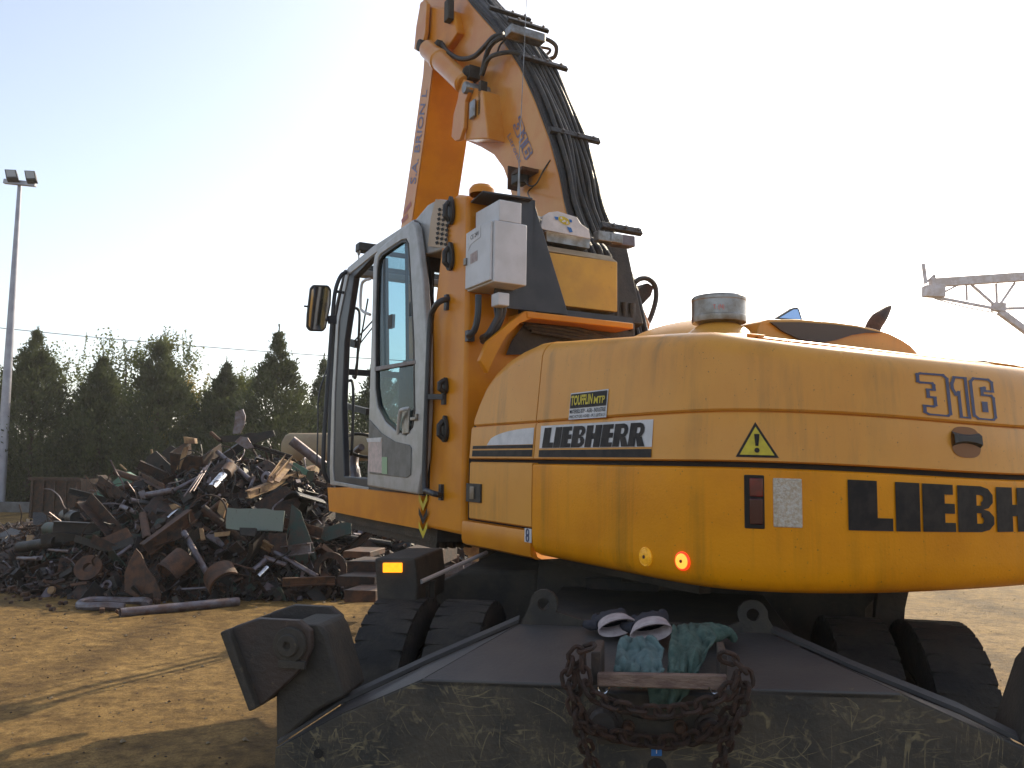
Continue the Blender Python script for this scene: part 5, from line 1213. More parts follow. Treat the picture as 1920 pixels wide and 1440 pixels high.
pipe((1440, 808), (1560, 852), 13, 'greymetal', 'short bluish tube below the half ring', hollow=False, lift=.08)
pipe((1380, 870), (1450, 810), 14, 'greymetal', 'dull pipe stub rising to the right under the half ring', hollow=False, lift=.06)
pipe((1405, 905), (1455, 855), 14, 'chrome', 'small bright bolt-like bar at the foot of the heap', hollow=False, lift=.06)
pipe((800, 465), (945, 440), 16, 'greymetal', 'grey pipe lying level below the green panel', hollow=False, lift=.08)
pipe((945, 440), (1080, 370), 10, 'greymetal', 'grey rod bent upwards right of the level grey pipe', hollow=False, lift=.08)
pipe((660, 520), (740, 552), 11, 'greymetal', 'short grey rod below the green panel corner', hollow=False, lift=.06)
pipe((912, 582), (972, 528), 6, 'chrome', 'thin bright rod left of the hoop', hollow=False, lift=.06)
for k, (a, b, t) in enumerate((((1000, 492), (1112, 330), 'longest'), ((1030, 470), (1128, 318), 'middle'), ((1052, 462), (1148, 298), 'rightmost'))):
    pipe(a, b, 4, 'greymetal', f'{t} of three thin bright rods leaning together above the hoop', hollow=False, lift=.12)
pipe((95, 812), (205, 815), 9, 'greymetal', 'pale rod lying at the left foot of the heap', hollow=False, lift=.08)
pipe((265, 765), (375, 775), 7, 'greymetal', 'thin pale rod right of the pale plate at the left', hollow=False, lift=.08)
pipe((990, 960), (1165, 950), 6, 'greymetal', 'thin grey bar lying flat at the front of the heap', hollow=False, lift=.03)
pipe((655, 272), (690, 305), 4, 'tan', 'thin stick poking up above the green panel', hollow=False, lift=.02)
pipe((825, 182), (832, 214), 5, 'tan', 'small tan stub sticking up on the left skyline', hollow=False)
pipe((1150, 90), (1200, 135), 9, 'rustlight', 'short rusty bar sticking out at the top', hollow=False)
pipe((470, 910), (560, 885), 8, 'rustlight', 'rusty rod near the torn washer at the left front', hollow=False, lift=.05)
pipe((640, 800), (715, 745), 10, 'greymetal', 'short dull tube left of the torn rusty plate', hollow=False, lift=.08)
pipe((1240, 835), (1400, 880), 5, 'rustlight', 'thin rusty wire rod low in the heap', hollow=False, lift=.08)
pipe((850, 215), (950, 290), 4, 'rustlight', 'thin rusty bar along the dark skyline plate', hollow=False, lift=.05)
ibeam((790, 775), (1050, 582), 62, 'rustlight', 'heavy rusty I-beam slanting up in the middle of the heap', lift=.1)
ibeam((1350, 480), (1710, 330), 36, 'tan', 'tan I-beam with sunlit flange near the cab', lift=.12)
ibeam((1418, 735), (1482, 772), 34, 'tan', 'short yellow-tan beam stub above the bluish tube', lift=.1)
ibeam((1540, 935), (1825, 925), 36, 'rustlight', 'short orange-brown beam lying on the ground right of the heap', lift=.06)
angle((1455, 405), (1545, 280), 30, 'tan', 'yellow-brown angle iron, left of a standing pair', .4, .12)
angle((1490, 400), (1582, 288), 30, 'tan', 'yellow-brown angle iron, right of a standing pair', .4, .12)
angle((760, 345), (900, 420), 20, 'rustlight', 'rusty angle iron right of the green panel', .2, .05)
angle((1380, 200), (1590, 262), 16, 'darkmetal', 'dark angle iron near the top right of the heap', .2, .08)
sheet([(510, 425), (690, 305), (782, 352), (552, 462)], 'greenpaint', 'pale green painted panel tilted on the left slope', 'painted_sheet', .10, .15, 'panel')
sheet([(640, 388), (678, 385), (680, 412), (645, 415)], 'darkmetal', 'small dark square plate lying on the green panel', 'small_plate', .02, .3, 'plate')
sheet([(1240, 500), (1552, 516), (1540, 630), (1232, 612)], 'palegreen', 'large pale grey-green plate at the right of the heap', 'painted_plate', .03, .35, 'plate')
sheet([(740, 722), (768, 752), (800, 830), (845, 880), (878, 975), (870, 1022), (760, 1000), (680, 960), (680, 850)], 'rustlight', 'torn rusty plate standing at the front of the heap', 'torn_plate', .02, .15, 'plate')
sheet([(525, 678), (690, 606), (722, 655), (600, 705)], 'rustlight', 'flat orange-rust plate left of the short upright pipe', 'rusty_plate', .02, .15, 'plate')
sheet([(600, 705), (722, 655), (730, 700), (620, 735)], 'darkmetal', 'dark plate tucked under the flat orange-rust plate', 'dark_plate', .02, .12, 'plate')
sheet([(800, 225), (850, 190), (900, 240), (955, 290), (930, 330), (760, 330)], 'darkmetal', 'dark jagged plate on the left skyline', 'dark_plate', .02, .1, 'plate')
sheet([(880, 200), (930, 160), (985, 190), (1000, 260), (950, 280)], 'darkmetal', 'dark folded sheet left of the rusty box', 'dark_sheet', .02, .1, 'sheet')
sheet([(960, 293), (1002, 172), (1030, 165), (980, 290)], 'tan', 'narrow sunlit strip leaning on the rusty box', 'metal_strip', .02, .5, 'strip')
sheet([(1195, 115), (1490, 78), (1500, 108), (1390, 150), (1200, 140)], 'darkmetal', 'long black sheet along the top of the heap', 'dark_sheet', .02, -.1, 'sheet')
sheet([(1280, 140), (1310, 112), (1350, 118), (1385, 175), (1340, 180)], 'greymetal', 'grey rounded plate just below the long black sheet', 'grey_plate', .02, .1, 'plate')
sheet([(1000, 112), (1060, 122), (1062, 150), (1005, 150)], 'tan', 'tan block at the summit left of the black sheet', 'tan_block', .1, 0, 'block')
sheet([(1560, 380), (1640, 470), (1600, 560), (1400, 560), (1380, 480)], 'rust', 'dark brown plate behind the tan I-beam', 'brown_plate', .02, .1, 'plate')
sheet([(1590, 480), (1640, 520), (1725, 760), (1720, 850), (1600, 870), (1560, 700)], 'darkgreen', 'tall dark green plate at the right end of the heap', 'green_plate', .03, .1, 'plate')
sheet([(1460, 640), (1560, 640), (1570, 760), (1480, 760)], 'rust', 'brown square plate under the pale grey-green plate', 'brown_plate', .02, .2, 'plate')
sheet([(1600, 250), (1690, 300), (1680, 330), (1590, 290)], 'greenpaint', 'small green strip beside the thick grey-purple pipe', 'green_strip', .02, .2, 'strip')
sheet([(1625, 425), (1680, 435), (1690, 480), (1650, 470)], 'greenpaint', 'small pale green scrap below the tan I-beam', 'green_scrap', .02, .25, 'scrap')
sheet([(1200, 460), (1240, 475), (1215, 555), (1183, 520)], 'tan', 'sunlit tan plate inside the hoop', 'tan_plate', .06, .3, 'plate')
sheet([(175, 765), (235, 762), (225, 785), (172, 783)], 'greymetal', 'small pale plate at the left foot of the heap', 'pale_plate', .02, .2, 'plate')
sheet([(0, 640), (60, 610), (150, 632), (130, 700), (0, 690)], 'darkmetal', 'black sheet at the far left end of the heap', 'dark_sheet', .02, .1, 'sheet')
sheet([(145, 648), (185, 650), (180, 685), (142, 690)], 'tan', 'small tan plate beside the black sheet at the far left', 'tan_plate', .02, .1, 'plate')
sheet([(180, 525), (235, 525), (300, 592), (250, 610), (175, 600)], 'darkmetal', 'dark folded plate standing on the far left slope', 'dark_plate', .02, .1, 'plate')
sheet([(330, 515), (410, 497), (400, 530), (320, 560), (300, 545)], 'darkmetal', 'black plate with a bright edge left of the drum', 'black_plate', .02, .1, 'plate')
sheet([(920, 485), (950, 478), (980, 495), (940, 515)], 'tan', 'small tan angular scrap left of the hoop', 'tan_scrap', .05, .2, 'scrap')
sheet([(380, 915), (470, 900), (475, 915), (390, 928)], 'rustlight', 'flat rusty strip lying at the left front', 'rusty_strip', .02, .1, 'strip')
sheet([(1085, 612), (1095, 680), (1120, 675), (1105, 612)], 'tan', 'narrow tan bracket at the left tip of the half ring', 'tan_bracket', .02, .3, 'bracket')
sheet([(1168, 635), (1255, 628), (1250, 652), (1170, 660)], 'tan', 'flat tan bar lying across the half ring', 'tan_bar', .02, .3, 'bar')
sheet([(1305, 608), (1395, 610), (1390, 655), (1310, 650)], 'darkmetal', 'black block inside the half ring', 'black_block', .08, .35, 'block')
sheet([(1690, 620), (1915, 575), (1915, 640), (1720, 700)], 'darkgreen', 'long dark green channel below the cab', 'green_channel', .05, .1, 'channel')
# rusty open box at the summit
a, b, c_, d_ = [Z(*p) for p in ((965, 300), (1010, 170), (1172, 192), (1160, 332))]
cc = Z(1080, 250); s = pxm(cc)/2.909; X = Vector((.98, -.2, -.1)).normalized(); Yv = Vector((.15, .9, .35)).normalized(); Zv = X.cross(Yv)
if Zv.z < 0: Zv = -Zv
mb = MB(); hx, hz_, hy = 88*s, 68*s, .28; cc = cc+Vector((0, -.05, .02))
mb.box(cc-Yv*hy, X*hx, Zv*hz_, Yv*.01); mb.box(cc-X*hx, Yv*hy, Zv*hz_, X*.01); mb.box(cc+X*hx, Yv*hy, Zv*hz_, X*.01); mb.box(cc-Zv*hz_, X*hx, Yv*hy, Zv*.01); sc(mb, 'rusty_box', 'rust', 'open rusty steel box perched near the summit', 'box', bevel=.004)
# half ring, hoop, rings, flange, torn shells
cc = Z(1255, 640)+Vector((0, -.25, 0)); s = pxm(cc)/2.909; mb = MB(); ax = Vector((.1, 1, .35)).normalized()
mb.lathe(cc, ax, [(190*s, -.18), (190*s, .18), (168*s, .18), (168*s, -.18), (190*s, -.18)], 40, 0, math.pi, ref=Vector((1, 0, 0))) ; mb2 = mb
sc(mb, 'half_ring', 'darkmetal', 'large dark half ring lying open side up at the front right', 'half ring')
cc = Z(1172, 530)+Vector((0, -.25, .0)); mb = MB(); R = 100*s; mb.tube([cc+Vector((math.cos(t), .15*math.sin(t), math.sin(t)))*R for t in [i*.1963 for i in range(32)]], .012, 8, closed=True); sc(mb, 'metal_hoop', 'rust', 'thin dark metal hoop standing in the middle of the heap', 'hoop')
def ring(zx, zy, ro, ri, m, label, ax=(0, -1, .3), th=.03, lift=-.15, name='metal_ring', cat='ring'):
    cc = Z(zx, zy)+Vector((0, lift, 0)); s = pxm(cc)/2.909; mb = MB(); mb.lathe(cc, Vector(ax), [(ri*s, 0), (ro*s, 0), (ro*s, th), (ri*s, th), (ri*s, 0)], 28); return sc(mb, name, m, label, cat)
ring(1475, 335, 32, 14, 'greymetal', 'small pale ring near the yellow-brown angle irons', (-.5, -1, .2))
ring(520, 825, 62, 22, 'rustlight', 'big rusty washer on the left front slope', (.1, -1, .5), .05)
ring(325, 940, 18, 1, 'tan', 'small round tan disc at the left front', (-.2, -1, .2), .03)
ring(1812, 835, 90, 58, 'rust', 'large round flange with bolt holes standing right of the heap', (-.15, -1, .1), .05, -.05, 'pipe_flange', 'flange')
o = bpy.data.objects[-1] if 0 else None
cc = Z(1812, 835)+Vector((0, -.065, 0)); s = pxm(cc)/2.909
mb = MB(); cc = flat(214, 1132, .05); mb.tube(smoothpts([cc+Vector((.36*math.cos(t), .22*math.sin(t), .01*math.sin(3*t))) for t in [i*.55-.2 for i in range(11)]], 4), .045, 10); sc(mb, 'bent_pipe', 'greymetal', 'pipe bent into a loop lying on the dirt behind the long pipe', 'bent pipe')
def shell(zx, zy, rpx, lpx, ax, a0, a1, m, label):
    cc = Z(zx, zy)+Vector((0, -.1, 0)); s = pxm(cc)/2.909; mb = MB(); r = rpx*s; h = lpx*s; mb.lathe(cc, Vector(ax), [(r, -h), (r, h), (r-.02, h), (r-.02, -h), (r, -h)], 24, a0, a1, ref=(1, 0, 0)); return sc(mb, 'torn_shell', m, label, 'curved plate')
shell(985, 820, 75, 60, (.5, .6, .6), 2.2, 6.0, 'rustlight', 'rusty curved shell, half a drum, left of the grey leaning bar')
shell(1235, 890, 85, 50, (-.6, .7, .5), 3.0, 5.6, 'rustlight', 'rusty curved shell with a bright rim low at the front right')
shell(1650, 560, 130, 80, (.8, .7, -.3), 3.6, 5.6, 'darkmetal', 'dark curved shell hanging below the tan I-beam')
# drums and cylinders on the left
def drum(a, b, rpx, m, label):
    p, q = Z(*a)+Vector((0, -.1, .05)), Z(*b)+Vector((0, -.1, .05)); r = rpx/2.909*pxm(p); L_ = (q-p).length; mb = MB(); mb.lathe(p, q-p, [(.001, .03), (r*.93, .03), (r*.94, 0), (r, 0), (r, L_*.33), (r*1.03, L_*.35), (r, L_*.37), (r, L_*.66), (r*1.03, L_*.68), (r, L_*.7), (r, L_), (r*.93, L_), (.001, L_-.02)], 28); return sc(mb, 'metal_drum', m, label, 'drum')
drum((285, 635), (450, 640), 34, 'darkgreen', 'dark green drum lying on the left slope')
drum((130, 735), (330, 705), 26, 'darkmetal', 'dark drum lying lower left of the green drum')
drum((375, 560), (440, 575), 30, 'darkmetal', 'short dark drum standing behind the green drum')
# chain-like bracket on the ground, right
mb = MB(); cc = flat(545, 1092, .09); mb.box(cc, Vector((.10, 0, .0)), Vector((0, .05, 0)), Vector((0, 0, .07))); mb.lathe(cc+Vector((-.1, -.06, .02)), (0, 1, 0), [(.03, 0), (.08, 0), (.08, .12), (.03, .12), (.03, 0)], 18); sc(mb, 'rusty_bracket', 'rustlight', 'lumpy rusty bracket at the left end of the orange-brown beam', 'bracket', bevel=.01)
# small blocks spilled on the dirt
blk = [(60, 1020, 12), (145, 1005, 17), (150, 975, 16), (65, 948, 20), (110, 962, 14), (130, 980, 18), (75, 988, 11), (235, 940, 14), (200, 960, 14), (265, 1040, 14), (285, 1060, 16), (555, 1067, 20), (640, 1072, 14), (330, 1025, 17), (355, 1025, 14), (478, 950, 13), (483, 992, 13), (300, 985, 12), (250, 960, 12), (180, 990, 12), (30, 1000, 10), (15, 960, 14), (395, 990, 12), (420, 1030, 11), (220, 1000, 11), (345, 975, 12), (855, 1018, 22), (130, 940, 12), (40, 925, 13), (270, 915, 12)]
col_w = ['rusty', 'brown', 'dark rusty']
for i, (zx, zy, s_) in enumerate(blk):
    px, py = zx/2.909, 780+zy/2.909; p = flat(px, py, .04); s = s_/2.909*pxm(p); m = 'greymetal' if i in (15, 16) else rd.choice(['rustlight', 'rust', 'rustlight'])
    a = Vector((rd.uniform(-1, 1), rd.uniform(-1, 1), rd.uniform(-.15, .15))).normalized(); b = Vector((0, 0, 1)).cross(a).normalized(); e = a.cross(b); mb = MB()
    if i % 3 == 1: mb.lathe(p-a*s*.8+Vector((0, 0, s*.3)), a, [(.001, 0), (s*.6, 0), (s*.62, s*.2), (s*.6, s*1.6), (.001, s*1.6)], 12)
    else: mb.box(p+Vector((0, 0, s*.3)), a*s*.75, b*s*.55, e*s*.55)
    o = mb.build('steel_offcut', M[m], bevel=.006 if i % 3 != 1 else 0)
    if i in (15, 16): lab = ('upper' if i == 15 else 'lower')+' of two small bluish cubes at the front of the heap'
    elif i == 11: lab = 'rusty cube standing alone beside the left end of the long pipe'
    elif i == 12: lab = 'small rusty lump touching the left end of the long pipe'
    elif i == 26: lab = 'rusty block at the foot of the torn plate'
    elif i == 0: lab = 'small rusty cube furthest out on the dirt at the far left'
    else: lab = 'small rusty offcut spilled on the dirt at the left front of the heap'
    tag(o, lab, 'offcut', 'small rusty offcuts spilled on the dirt')
# mid-size pieces mixed into the slope
kinds = ['plate', 'bar', 'pipe', 'channel']
pal = ['rust', 'rust', 'rustlight', 'darkmetal', 'darkmetal', 'darkmetal', 'darkgreen', 'greymetal', 'tan']
cw_ = {'rust': 'dark rusty', 'rustlight': 'orange-brown rusty', 'darkmetal': 'blackish', 'darkgreen': 'dark green', 'greymetal': 'grey', 'tan': 'tan'}
for k in range(55):
    x = rd.uniform(-6.3, -.2); yf = itp(YF, x); y = yf+rd.random()*2.8; h = Hh_(x, y); m = rd.choice(pal); kd = rd.choice(kinds); s = rd.uniform(.08, .22)
    c = Vector((x, y, h+rd.uniform(.0, .10))); a = Vector((rd.uniform(-1, 1), rd.uniform(-.6, .6), rd.uniform(-.7, .7))).normalized(); b = a.cross(rv()).normalized(); e = a.cross(b); mb = MB()
    if kd == 'plate': mb.prism([c-a*s-b*s*.5, c+a*s*.7-b*s*.6, c+a*s-b*s*.1, c+a*s*.8+b*s*.5, c-a*s*.2+b*s*.6, c-a*s*.9+b*s*.3], e*.01)
    elif kd == 'bar': mb.box(c, a*s*1.3, b*.025, e*.02)
    elif kd == 'pipe': L_ = s*2.2; mb.lathe(c-a*s*1.1, a, [(.03, L_/2), (.03, 0), (.04, 0), (.04, L_), (.03, L_), (.03, L_/2)], 12)
    else: mb.box(c, a*s*1.2, b*.06, e*.005); mb.box(c+b*.06+e*.03, a*s*1.2, b*.005, e*.03); mb.box(c-b*.06+e*.03, a*s*1.2, b*.005, e*.03)
    o = mb.build('scrap_'+kd, M[m], bevel=0); tag(o, f'{cw_[m]} {kd} among many jumbled in the scrap heap', 'scrap piece', f'{cw_[m]} scrap {kd}s jumbled in the heap')
# long members jumbled through the slope
for k in range(34):
    x = rd.uniform(-6.0, -.6); yf = itp(YF, x); y = yf+rd.uniform(.1, 2.6); h = Hh_(x, y); L_ = rd.uniform(.5, 1.3); ang = rd.uniform(-.9, .9); a = Vector((math.cos(ang)*rd.choice([-1, 1]), rd.uniform(-.5, .5), math.sin(ang)*.8)).normalized()
    c = Vector((x, y-.08, h+.06)); m = rd.choice(['rust', 'rust', 'darkmetal', 'darkmetal', 'rustlight', 'greymetal']); kd = rd.choice(['beam', 'pipe', 'angle_bar']); mb = MB(); p, q = c-a*L_/2, c+a*L_/2; p.z = max(p.z, .06); q.z = max(q.z, .06)
    t_ = (q-p).normalized(); sx = t_.cross(Vector((0, 0, 1))).normalized(); sy = sx.cross(t_); w_ = rd.uniform(.035, .075)
    if kd == 'beam': mb.box((p+q)/2+sy*w_, (q-p)/2, sx*w_, sy*.006); mb.box((p+q)/2-sy*w_, (q-p)/2, sx*w_, sy*.006); mb.box((p+q)/2, (q-p)/2*.999, sx*.006, sy*(w_-.0065))
    elif kd == 'pipe': L2 = (q-p).length; mb.lathe(p, t_, [(w_*.75, L2/2), (w_*.75, 0), (w_, 0), (w_, L2), (w_*.75, L2), (w_*.75, L2/2)], 14)
    else: mb.box((p+q)/2+sx*w_, (q-p)/2, sx*w_, sy*.005); mb.box((p+q)/2+sy*(w_+.0055), (q-p)/2, sy*w_, sx*.005)
    o = mb.build('scrap_'+kd, M[m]); kk = kd.replace('_', ' '); tag(o, f'long {cw_[m]} {kk} jumbled in the scrap heap', 'scrap '+('bar' if kd == 'angle_bar' else kd), f'long {cw_[m]} scrap {kk}s in the heap')
# beams and blocks under the cab, right of the heap
def gbox(x0, y0, x1, y1, dep, th, m, label, cat='block', name='steel_block', sk=6):
    P = [at(a, b, dep) for a, b in ((x0, y0), (x1, y0+sk*.3), (x1, y1), (x0, y1))]; mb = MB(); mb.prism(P, Vector((.1, th, 0))); return sc(mb, name, m, label, cat, bevel=.008)
gbox(643, 1033, 694, 1046, 9.8, .5, 'rustlight', 'brown block with a sunlit top, uppermost under the cab')
gbox(650, 1052, 737, 1072, 9.0, .45, 'rust', 'dark brown block just left of the amber reflector')
gbox(632, 1080, 702, 1100, 8.6, .4, 'rust', 'dark block second from the ground left of the mudguard')
gbox(645, 1106, 704, 1130, 8.2, .4, 'rustlight', 'lowest dark brown block on the dirt left of the tyre')
gbox(760, 1028, 830, 1060, 8.0, .6, 'rust', 'dark brown block behind the silver stay rod')
mb = MB()
for (pts, h) in (([(870, 1018), (905, 1020), (1010, 1046), (1008, 1062), (880, 1052)], .03),):
    P = [at(a, b, 7.6) for a, b in pts]; mb.prism(P, Vector((0, .02, 0)))
sc(mb, 'beige_sheet', 'woodtan', 'sunlit beige sheet seen just below the yellow sill', 'sheet')
P = [at(a, b, 7.4) for a, b in ((862, 1012), (890, 1014), (940, 1040), (925, 1052), (872, 1040))]; mb = MB(); mb.prism(P, Vector((0, .02, 0))); sc(mb, 'beige_sheet', 'tan', 'small tan sheet left of the sunlit beige sheet', 'sheet')
gbox(900, 1050, 1010, 1062, 7.2, .3, 'woodtan', 'long beige slab lying under the sunlit beige sheet', 'slab', 'beige_slab')
# curved blade sheet standing behind the heap
mb = MB(); pts = [(436, 812), (452, 812), (460, 795), (463, 775), (458, 768)]
pts = [(436, 813), (440, 790), (441, 772), (455, 767), (460, 780), (458, 797), (450, 813)]
mb.prism([at(a, b, 13.8) for a, b in pts], Vector((0, .03, 0))); sc(mb, 'curved_sheet', 'greymetal', 'curved bluish sheet sticking up behind the summit of the heap', 'sheet')
# sand-coloured tank behind the heap
p, q = at(540, 838, 16.5), at(760, 838, 16.5); mb = MB(); r = 26*16.5/FPX; L_ = (q-p).length
mb.lathe(p, q-p, [(.001, -.12), (r*.5, -.10), (r*.85, -.04), (r, .03), (r, L_-.03), (r*.8, L_+.05), (.001, L_+.1)], 36)
for t in (.2, .8): c = p.lerp(q, t); mb.box(Vector((c.x, c.y, (c.z-r)/2)), Vector((.12, 0, 0)), Vector((0, r*.8, 0)), Vector((0, 0, (c.z-r)/2+.05)))
o = mb.build('storage_tank', M['tank'], smooth=50); tag(o, 'sand-coloured cylindrical tank lying behind the scrap heap', 'tank')
# rusty skip and low kerb wall at the far left
T = empty('waste_skip', at(105, 950, 21)); tag(T, 'rusty brown open skip in the shade of the conifers', 'skip')
x0, x1 = at(60, 900, 21).x, at(150, 900, 21).x; z1 = at(100, 898, 21).z; mb = MB()
z0 = .1; mb.box(((x0+x1)/2, 21, (z0+z1)/2), ((x1-x0)/2, 0, 0), (0, .02, 0), (0, 0, (z1-z0)/2)); mb.box(((x0+x1)/2, 22.6, (z0+z1)/2), ((x1-x0)/2, 0, 0), (0, .02, 0), (0, 0, (z1-z0)/2)); mb.box((x0, 21.8, (z0+z1)/2), (.02, 0, 0), (0, .78, 0), (0, 0, (z1-z0)/2)); mb.box((x1, 21.8, (z0+z1)/2), (.02, 0, 0), (0, .78, 0), (0, 0, (z1-z0)/2)); mb.box(((x0+x1)/2, 21.8, z0), ((x1-x0)/2, 0, 0), (0, .78, 0), (0, 0, .02))
mb.build('skip_body', M['rust'], T); mb = MB()
for i in range(5): x = lerp(x0+.05, x1-.05, i/4); mb.box((x, 20.95, (z0+z1)/2), (.03, 0, 0), (0, .03, 0), (0, 0, (z1-z0)/2))
mb.box(((x0+x1)/2, 20.96, z1), ((x1-x0)/2+.04, 0, 0), (0, .05, 0), (0, 0, .04)); mb.build('skip_ribs', M['rust'], T)
mb = MB(); mb.box((-22, 24.2, .14), (13, 0, 0), (0, .12, 0), (0, 0, .16)); o = mb.build('kerb_wall', mat('concrete', (.16, .15, .15), .9, col2=(.1, .09, .08), nscale=3), bevel=.01); tag(o, 'low grey concrete kerb running along the tree line', 'low wall')
# ================================================================ trees
def leafmat(name, c1, c2, trans=.25):
    m = bpy.data.materials.new(name); m.use_nodes = True; t = m.node_tree; p = t.nodes['Principled BSDF']; N = t.nodes.new; L = t.links.new
    tc = N('ShaderNodeTexCoord'); n = N('ShaderNodeTexNoise'); n.inputs['Scale'].default_value = 1.6; n.inputs['Detail'].default_value = 6; L(tc.outputs['Object'], n.inputs['Vector'])
    mr = N('ShaderNodeMapRange'); mr.inputs[1].default_value = .38; mr.inputs[2].default_value = .62; L(n.outputs['Fac'], mr.inputs[0])
    x = N('ShaderNodeMix'); x.data_type = 'RGBA'; L(mr.outputs[0], x.inputs[0]); x.inputs[6].default_value = (*c1, 1); x.inputs[7].default_value = (*c2, 1); L(x.outputs[2], p.inputs['Base Color'])
    p.inputs['Roughness'].default_value = .6; p.inputs['Specular IOR Level'].default_value = .25
    tr = N('ShaderNodeBsdfTranslucent'); L(x.outputs[2], tr.inputs[0]); mx = N('ShaderNodeMixShader'); mx.inputs[0].default_value = trans; L(p.outputs[0], mx.inputs[1]); L(tr.outputs[0], mx.inputs[2]); L(mx.outputs[0], t.nodes['Material Output'].inputs[0]); return m
M['conifer'] = leafmat('conifer_needles', (.052, .064, .032), (.10, .118, .046), .32)
M['leaf'] = leafmat('broad_leaves', (.06, .085, .02), (.16, .17, .045), .5)
M['leafy'] = leafmat('yellow_leaves', (.20, .17, .04), (.28, .21, .05), .5)
def conifer(h, rad, seed, n=9000, ragged=.16, fold=.85):
    rr = random.Random(seed); mb = MB(); off = Vector((seed*7.1, seed*3.3, 0))
    nb_ = int(h*70)
    for i in range(nb_):     # branches curving up, each with feathery sprays
        t = rr.random()**1.15; z = h*(.02+.96*t); a = rr.uniform(0, 2*math.pi)
        env = rad*(min(1, (t+.05)/.22)**.5)*(1-t)**fold+.03
        env *= 1+ragged*1.3*noise.noise(Vector((math.cos(a)*1.3, math.sin(a)*1.3, z*1.5))+off)+rr.uniform(-.12, .12)
        d = Vector((math.cos(a), math.sin(a), 0)); reach = max(.06, env); steps = max(3, int(n/nb_))
        for k in range(steps):
            s = rr.random()**.45; p = d*reach*s+Vector((0, 0, z+reach*s*s*.55)) + Vector((rr.gauss(0, 1), rr.gauss(0, 1), rr.gauss(0, 1)))*(.05+.07*reach*.6)
            dr = (d*rr.uniform(.3, 1.1)+Vector((rr.uniform(-.6, .6), rr.uniform(-.6, .6), rr.uniform(.4, 1.3)))).normalized(); L_ = rr.uniform(.07, .17)*(1 if t < .85 else .6)
            w_ = dr.cross(Vector((rr.uniform(-1, 1), rr.uniform(-1, 1), rr.uniform(-1, 1)))).normalized()*L_*.22
            mb.quad(p-w_*.4, p+dr*L_*.5-w_, p+dr*L_, p+dr*L_*.5+w_)
    for k in range(60): p = Vector((0, 0, h*rr.uniform(.93, 1.03))); dr = Vector((rr.uniform(-.5, .5), rr.uniform(-.5, .5), 1)).normalized(); w_ = dr.cross(rv())*.015; mb.quad(p-w_, p+dr*.06-w_, p+dr*.12, p+w_)
    return mb
def trunk(h, r, bend=0):
    mb = MB(); mb.tube(smoothpts([Vector((0, 0, -.1)), Vector((bend*.3, 0, h*.35)), Vector((bend, 0, h*.95))], 4), [r, r*.95, r*.9, r*.85, r*.7, r*.6, r*.5, r*.3, r*.15], 8); return mb
def place(obj_parent, mb, name, m): return mb.build(name, m, obj_parent, smooth=0)
def tree_at(name, px, toppy, Y, wpx, seed, label, kind='conifer', n=9000, **kw):
    Y += 2.2; wpx *= 1.0; p = at(px, 900, Y); zt = at(px, toppy, Y).z; E = empty(name, Vector((p.x, Y, 0)), seed*1.3); tag(E, label, 'tree', 'trees behind the scrap yard')
    rad = wpx*.5*Y/FPX
    if kind == 'conifer': mb = conifer(zt, rad, seed, n, **kw)
    else: mb = broad(zt, rad, seed, n)
    mb.v = [WM[E.name]@v for v in mb.v]; mb.build('crown', M['conifer'] if kind == 'conifer' else M[kind], E, smooth=0)
    tb_ = trunk(zt*.85, .06+zt*.012); tb_.v = [WM[E.name]@v for v in tb_.v]; tb_.build('trunk', M['bark'], E); return E
def broad(h, rad, seed, n):
    rr = random.Random(seed); mb = MB(); cl = []
    for i in range(46):
        t = rr.uniform(.12, 1); a = rr.uniform(0, 2*math.pi); e = rad*math.sqrt(max(.06, 1-(1.7*(t-.5))**2))*rr.random()**.45; cl.append((Vector((math.cos(a)*e, math.sin(a)*e, h*(.06+.84*t))), rr.uniform(.25, .55)*rad*.6))
    for k in range(n):
        c, s = rr.choice(cl); p = c+Vector((rr.gauss(0, s*.5), rr.gauss(0, s*.5), rr.gauss(0, s*.6)))
        if rr.random() < .15: p += Vector((0, 0, rr.random()*s*1.1))
        dr = Vector((rr.uniform(-1, 1), rr.uniform(-1, 1), rr.uniform(-.3, 1))).normalized(); L_ = rr.uniform(.06, .12); w_ = dr.cross(rv()).normalized()*L_*.38
        if p.z < .05 or p.z > h*1.05: continue
        mb.quad(p, p+dr*L_*.5-w_, p+dr*L_, p+dr*L_*.5+w_)
    for k in range(14):       # upright twigs with leaves above the crown
        a = rr.uniform(0, 6.28); e = rad*rr.random()*.8; b = Vector((math.cos(a)*e, math.sin(a)*e, h*rr.uniform(.75, .88))); q = b+Vector((rr.uniform(-.15, .15), rr.uniform(-.15, .15), h*.16))
        mb.tube([b, q], .008, 4)
        for j in range(26): t = rr.random(); p = b.lerp(q, t); dr = rv(); dr.z = abs(dr.z); w_ = dr.cross(rv()).normalized()*.03; mb.quad(p, p+dr*.05-w_, p+dr*.09, p+dr*.05+w_)
    return mb
TR = [(52, 622, 24.0, 225, 'tall broad conifer directly right of the floodlight mast', .8), (180, 668, 24.5, 190, 'conifer second from the floodlight mast, with a pointed dark top', .8), (288, 640, 24.3, 185, 'conifer third from the floodlight mast, beside the yellow-leaved bush', .62), (415, 680, 25.0, 165, 'small dense conifer left of the tall symmetrical one', .8), (512, 620, 24.0, 235, 'tall symmetrical conifer above the scrap heap summit', .95), (600, 672, 26.5, 120, 'slender conifer seen between the mirror and the tall symmetrical one', .9), (705, 650, 26.0, 150, 'conifer seen through the cab doorway', .85), (-70, 650, 24.5, 210, 'conifer at the left edge behind the floodlight mast', .8), (752, 690, 27.0, 150, 'conifer seen through the lower door window', .8)]
